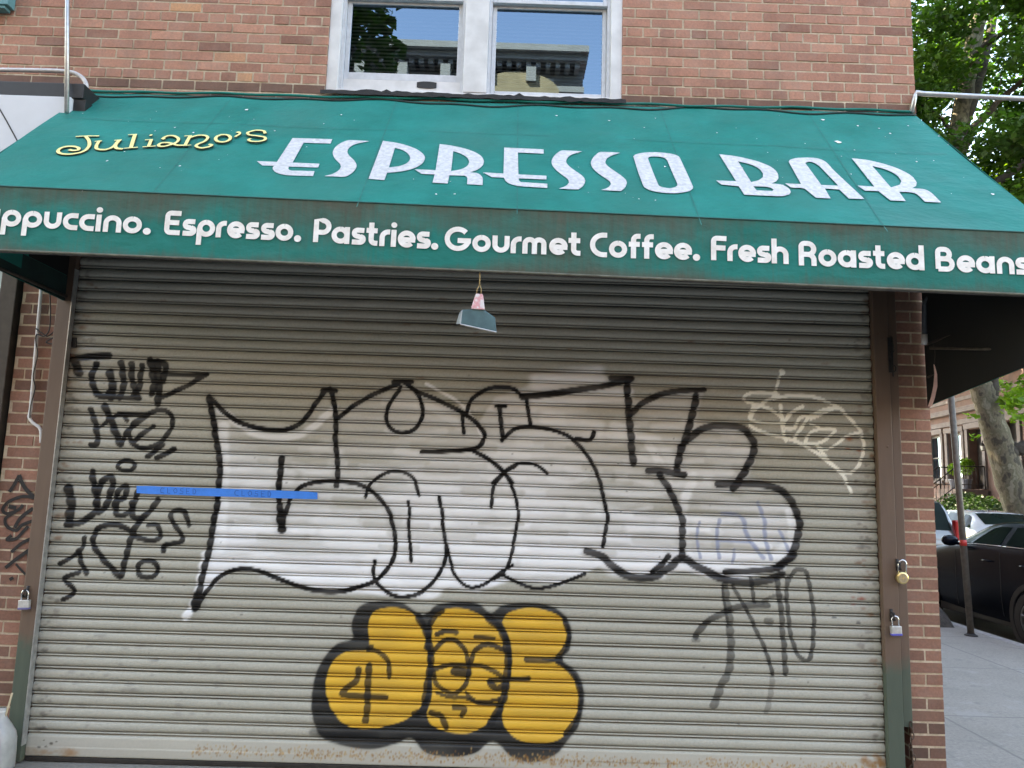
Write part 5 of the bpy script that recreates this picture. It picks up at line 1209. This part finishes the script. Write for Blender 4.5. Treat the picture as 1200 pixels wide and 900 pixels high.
# lantern beside the door
p=P0h+DV*(-.95)-NV*.02; lt=empty('wall_lantern',(p[0],p[1],3.55),'small black wall lantern right of the brownstone door','lantern')
wl_=lambda n_,z:(-NV[0]*n_,-NV[1]*n_,z)
MB().tube([wl_(0.0,.15),wl_(.12,.2),wl_(.18,.12)],.018,6).build('bracket',M_BLACKM,lt)
Ml=Matrix.Translation(wl_(.18,-.22)); MB().lathe([(0,0),(.05,.01),(.085,.22),(.10,.23),(.02,.34),(0,.36)],6,Ml).build('lantern_body',M_BLACKM,lt)
MB().lathe([(.056,.03),(.086,.20)],6,Ml).build('lantern_glass',M('lamp_glass',(.5,.52,.5),.1,0,.1,5),lt)
# front garden hedges
def hedge(name,label,spec,seed,leaf=.11):
    c0=np.mean([P0h+DV*a-NV*b for a,b,*_ in spec],axis=0); t=empty(name,(c0[0],c0[1],0),label,'hedge','front garden shrubs')
    cl=[]
    for a,b,z_,rs,rz_,n_ in spec:
        p=P0h+DV*a-NV*b; cl.append(((p[0],p[1],z_),(rs,rs,rz_),n_))
    mb=MB()
    for a,b,z_,rs,rz_,n_ in spec: mb.tube([WAw(a,b,0),WAw(a+.1,b,z_)],.03,6)
    o=mb.build('stems',M_BARKD); to(o,t); leaves('foliage',cl,leaf,M_HEDGE,t,seed)
WAw=lambda s_,n_,z:np.array([*(P0h+DV*s_-NV*n_),z])
hedge('hedge','dense dark green hedge in front of the brownstone stoop',[(-1.6,1.6,.95,.8,.75,1500),(-2.6,1.6,1.0,.9,.8,1700),(-3.6,1.6,.9,.85,.75,1500),(-4.8,1.6,.9,.9,.7,1400),(-6.2,1.5,.85,.9,.65,1200),(-2.0,1.3,1.35,.55,.42,700),(-1.3,2.2,.6,.6,.6,800),(-3.1,1.3,1.3,.6,.4,600)],41)
hedge('garden_bush','loose green bush left of the brownstone stoop railing',[(1.9,1.9,.75,.8,.7,1200),(3.0,1.9,.75,.85,.7,1200),(4.3,1.8,.7,.9,.65,1100),(1.4,2.8,.5,.5,.5,600)],42)
mb=MB()
far=[P0h+DV*s_-NV*n_ for s_,n_ in ((-40,3.6),(60,3.6),(60,-30),(-40,-30))]
vs=[(p[0],p[1],z) for z in (-.4,0) for p in far]; mb.add(vs,[(4,5,6,7),(0,1,5,4),(1,2,6,5),(2,3,7,6),(3,0,4,7)]); struct('pavement_far_side',mb,M_WALK)

# ---- corniced building over the avenue (mirrored in the window)
ab=empty('avenue_building',(-14,-18,0),'grey corniced apartment building over the avenue, mirrored in the window','building')
M_GSTONE=M('grey_stone',(.24,.235,.23),.85,0,c2=(.17,.165,.16),scale=2); M_CORN=M('pale_cornice_paint',(.36,.36,.36),.7,0,.15,3)
ZC=15.75; X0,X1=-42.0,2.2
mb=MB().box(X0,X1,-30,-18.0,0,ZC-.2); o=mb.build('wall',M_GSTONE); to(o,ab)
mb=MB().box(X0-.1,X1+.12,-18.9,-17.25,ZC-.22,ZC).box(X0-.05,X1+.06,-17.998,-17.45,ZC-.42,ZC-.223)
to(MB().box(X0,X1+.02,-17.998,-17.75,ZC-1.35,ZC-1.15).build('string_course',M_CORN),ab)
for k in range(int((X1-X0)/.32)): mb.box(X0+.05+k*.32,X0+.21+k*.32,-17.998,-17.58,ZC-.62,ZC-.425)
for k in range(int((X1-X0)/1.4)): mb.box(X0+.3+k*1.4,X0+.62+k*1.4,-17.998,-17.5,ZC-1.14,ZC-.63)
o=mb.build('cornice',M_CORN); to(o,ab)
mb=MB()
for k in range(int((X1-X0)/1.4)): mb.box(X0+.75+k*1.4,X0+1.25+k*1.4,-17.998,-17.94,ZC-1.02,ZC-.78)
o=mb.build('frieze_panel',M('pale_panel',(.50,.50,.50),.7,0,.1,3)); to(o,ab)
for fl in range(4):
    for k in range(12):
        x_=X0+1.6+k*2.65; z_=2.0+fl*3.3
        mb=MB().box(x_,x_+1.15,-17.998,-17.93,z_,z_+2.0); w_=mb.build('window',M_CORN); to(w_,ab)
        MB().box(x_+.1,x_+1.05,-17.929,-17.915,z_+.1,z_+1.9).build('pane',M_PANE,w_)
arch_=[(-.75+1.35+1.35*math.cos(w),14.25+.72*math.sin(w)) for w in np.linspace(0,math.pi,18)]
arch_=[(x_-.55,z_) for x_,z_ in arch_]
o=MB().prism(arch_,lambda u,v,d:(u,d,v),-17.6,-17.998).build('arched_pediment',M('tan_stone',(.42,.33,.20),.8,0,.2,3)); to(o,ab)
o=MB().box(1.0,1.9,-19.5,-18.6,ZC,ZC+.55).box(.5,.9,-20,-19.4,ZC,ZC+.9).build('chimney',M_CORN); to(o,ab)

ab2=empty('sky_blocking_building',(20,-18,0),'unseen lower brick building added over the avenue to block low sky, behind the viewer','building')  # unseen building added to cut low sky light reaching under the awning
mb=MB().box(3.2,40,-30,-18,0,10.5); o=mb.build('wall',M_FARB); to(o,ab2)
mb=MB().box(3.0,40.2,-18.5,-17.7,10.51,10.9); o=mb.build('cornice',M_CORN); to(o,ab2)
for fl in range(3):
    for k in range(11):
        x_=4.4+k*3.1; z_=1.4+fl*3.1
        w_=MB().box(x_,x_+1.2,-17.998,-17.93,z_,z_+1.9).build('window',M_CORN); to(w_,ab2); MB().box(x_+.1,x_+1.1,-17.929,-17.915,z_+.1,z_+1.8).build('pane',M_PANE,w_)

# ================================================================== CAMERA, SKY, SUN
cam=bpy.data.cameras.new('camera'); co=bpy.data.objects.new('camera',cam); COL.objects.link(co)
cam.sensor_width=36; cam.lens=F_PX/1200*36; cam.clip_start=.05; cam.clip_end=2000
m3=Matrix((RT,UP,-fw)).transposed(); co.matrix_world=Matrix.Translation(CAM)@m3.to_4x4(); scn.camera=co
SUN=Vector((-.68,.48,.82)).normalized()
el=math.asin(SUN.z); az=math.atan2(SUN.x,SUN.y)
w=bpy.data.worlds.new('World'); scn.world=w; w.use_nodes=True; nt=w.node_tree; bg=nt.nodes['Background']
sky=nt.nodes.new('ShaderNodeTexSky'); sky.sky_type='NISHITA'; sky.sun_disc=False; sky.sun_elevation=el; sky.sun_rotation=az; sky.air_density=1.0; sky.dust_density=.7; sky.ozone_density=1.3
nt.links.new(sky.outputs[0],bg.inputs[0]); bg.inputs[1].default_value=.15
ld=bpy.data.lights.new('sun','SUN'); ld.energy=3.9; ld.angle=R(.53); ld.color=(1,.95,.87); lo_=bpy.data.objects.new('sun',ld); COL.objects.link(lo_)
lo_.rotation_euler=SUN.to_track_quat('Z','Y').to_euler(); lo_.location=(-20,25,40)
vs_=scn.view_settings; scn.display_settings.display_device='sRGB'; vs_.view_transform='Standard'; vs_.look='None'; vs_.exposure=3.4; vs_.gamma=1; vs_.use_white_balance=True; vs_.white_balance_temperature=9000
scn.cycles.max_bounces=8; scn.cycles.diffuse_bounces=2; scn.cycles.transparent_max_bounces=12; scn.cycles.use_denoising=True
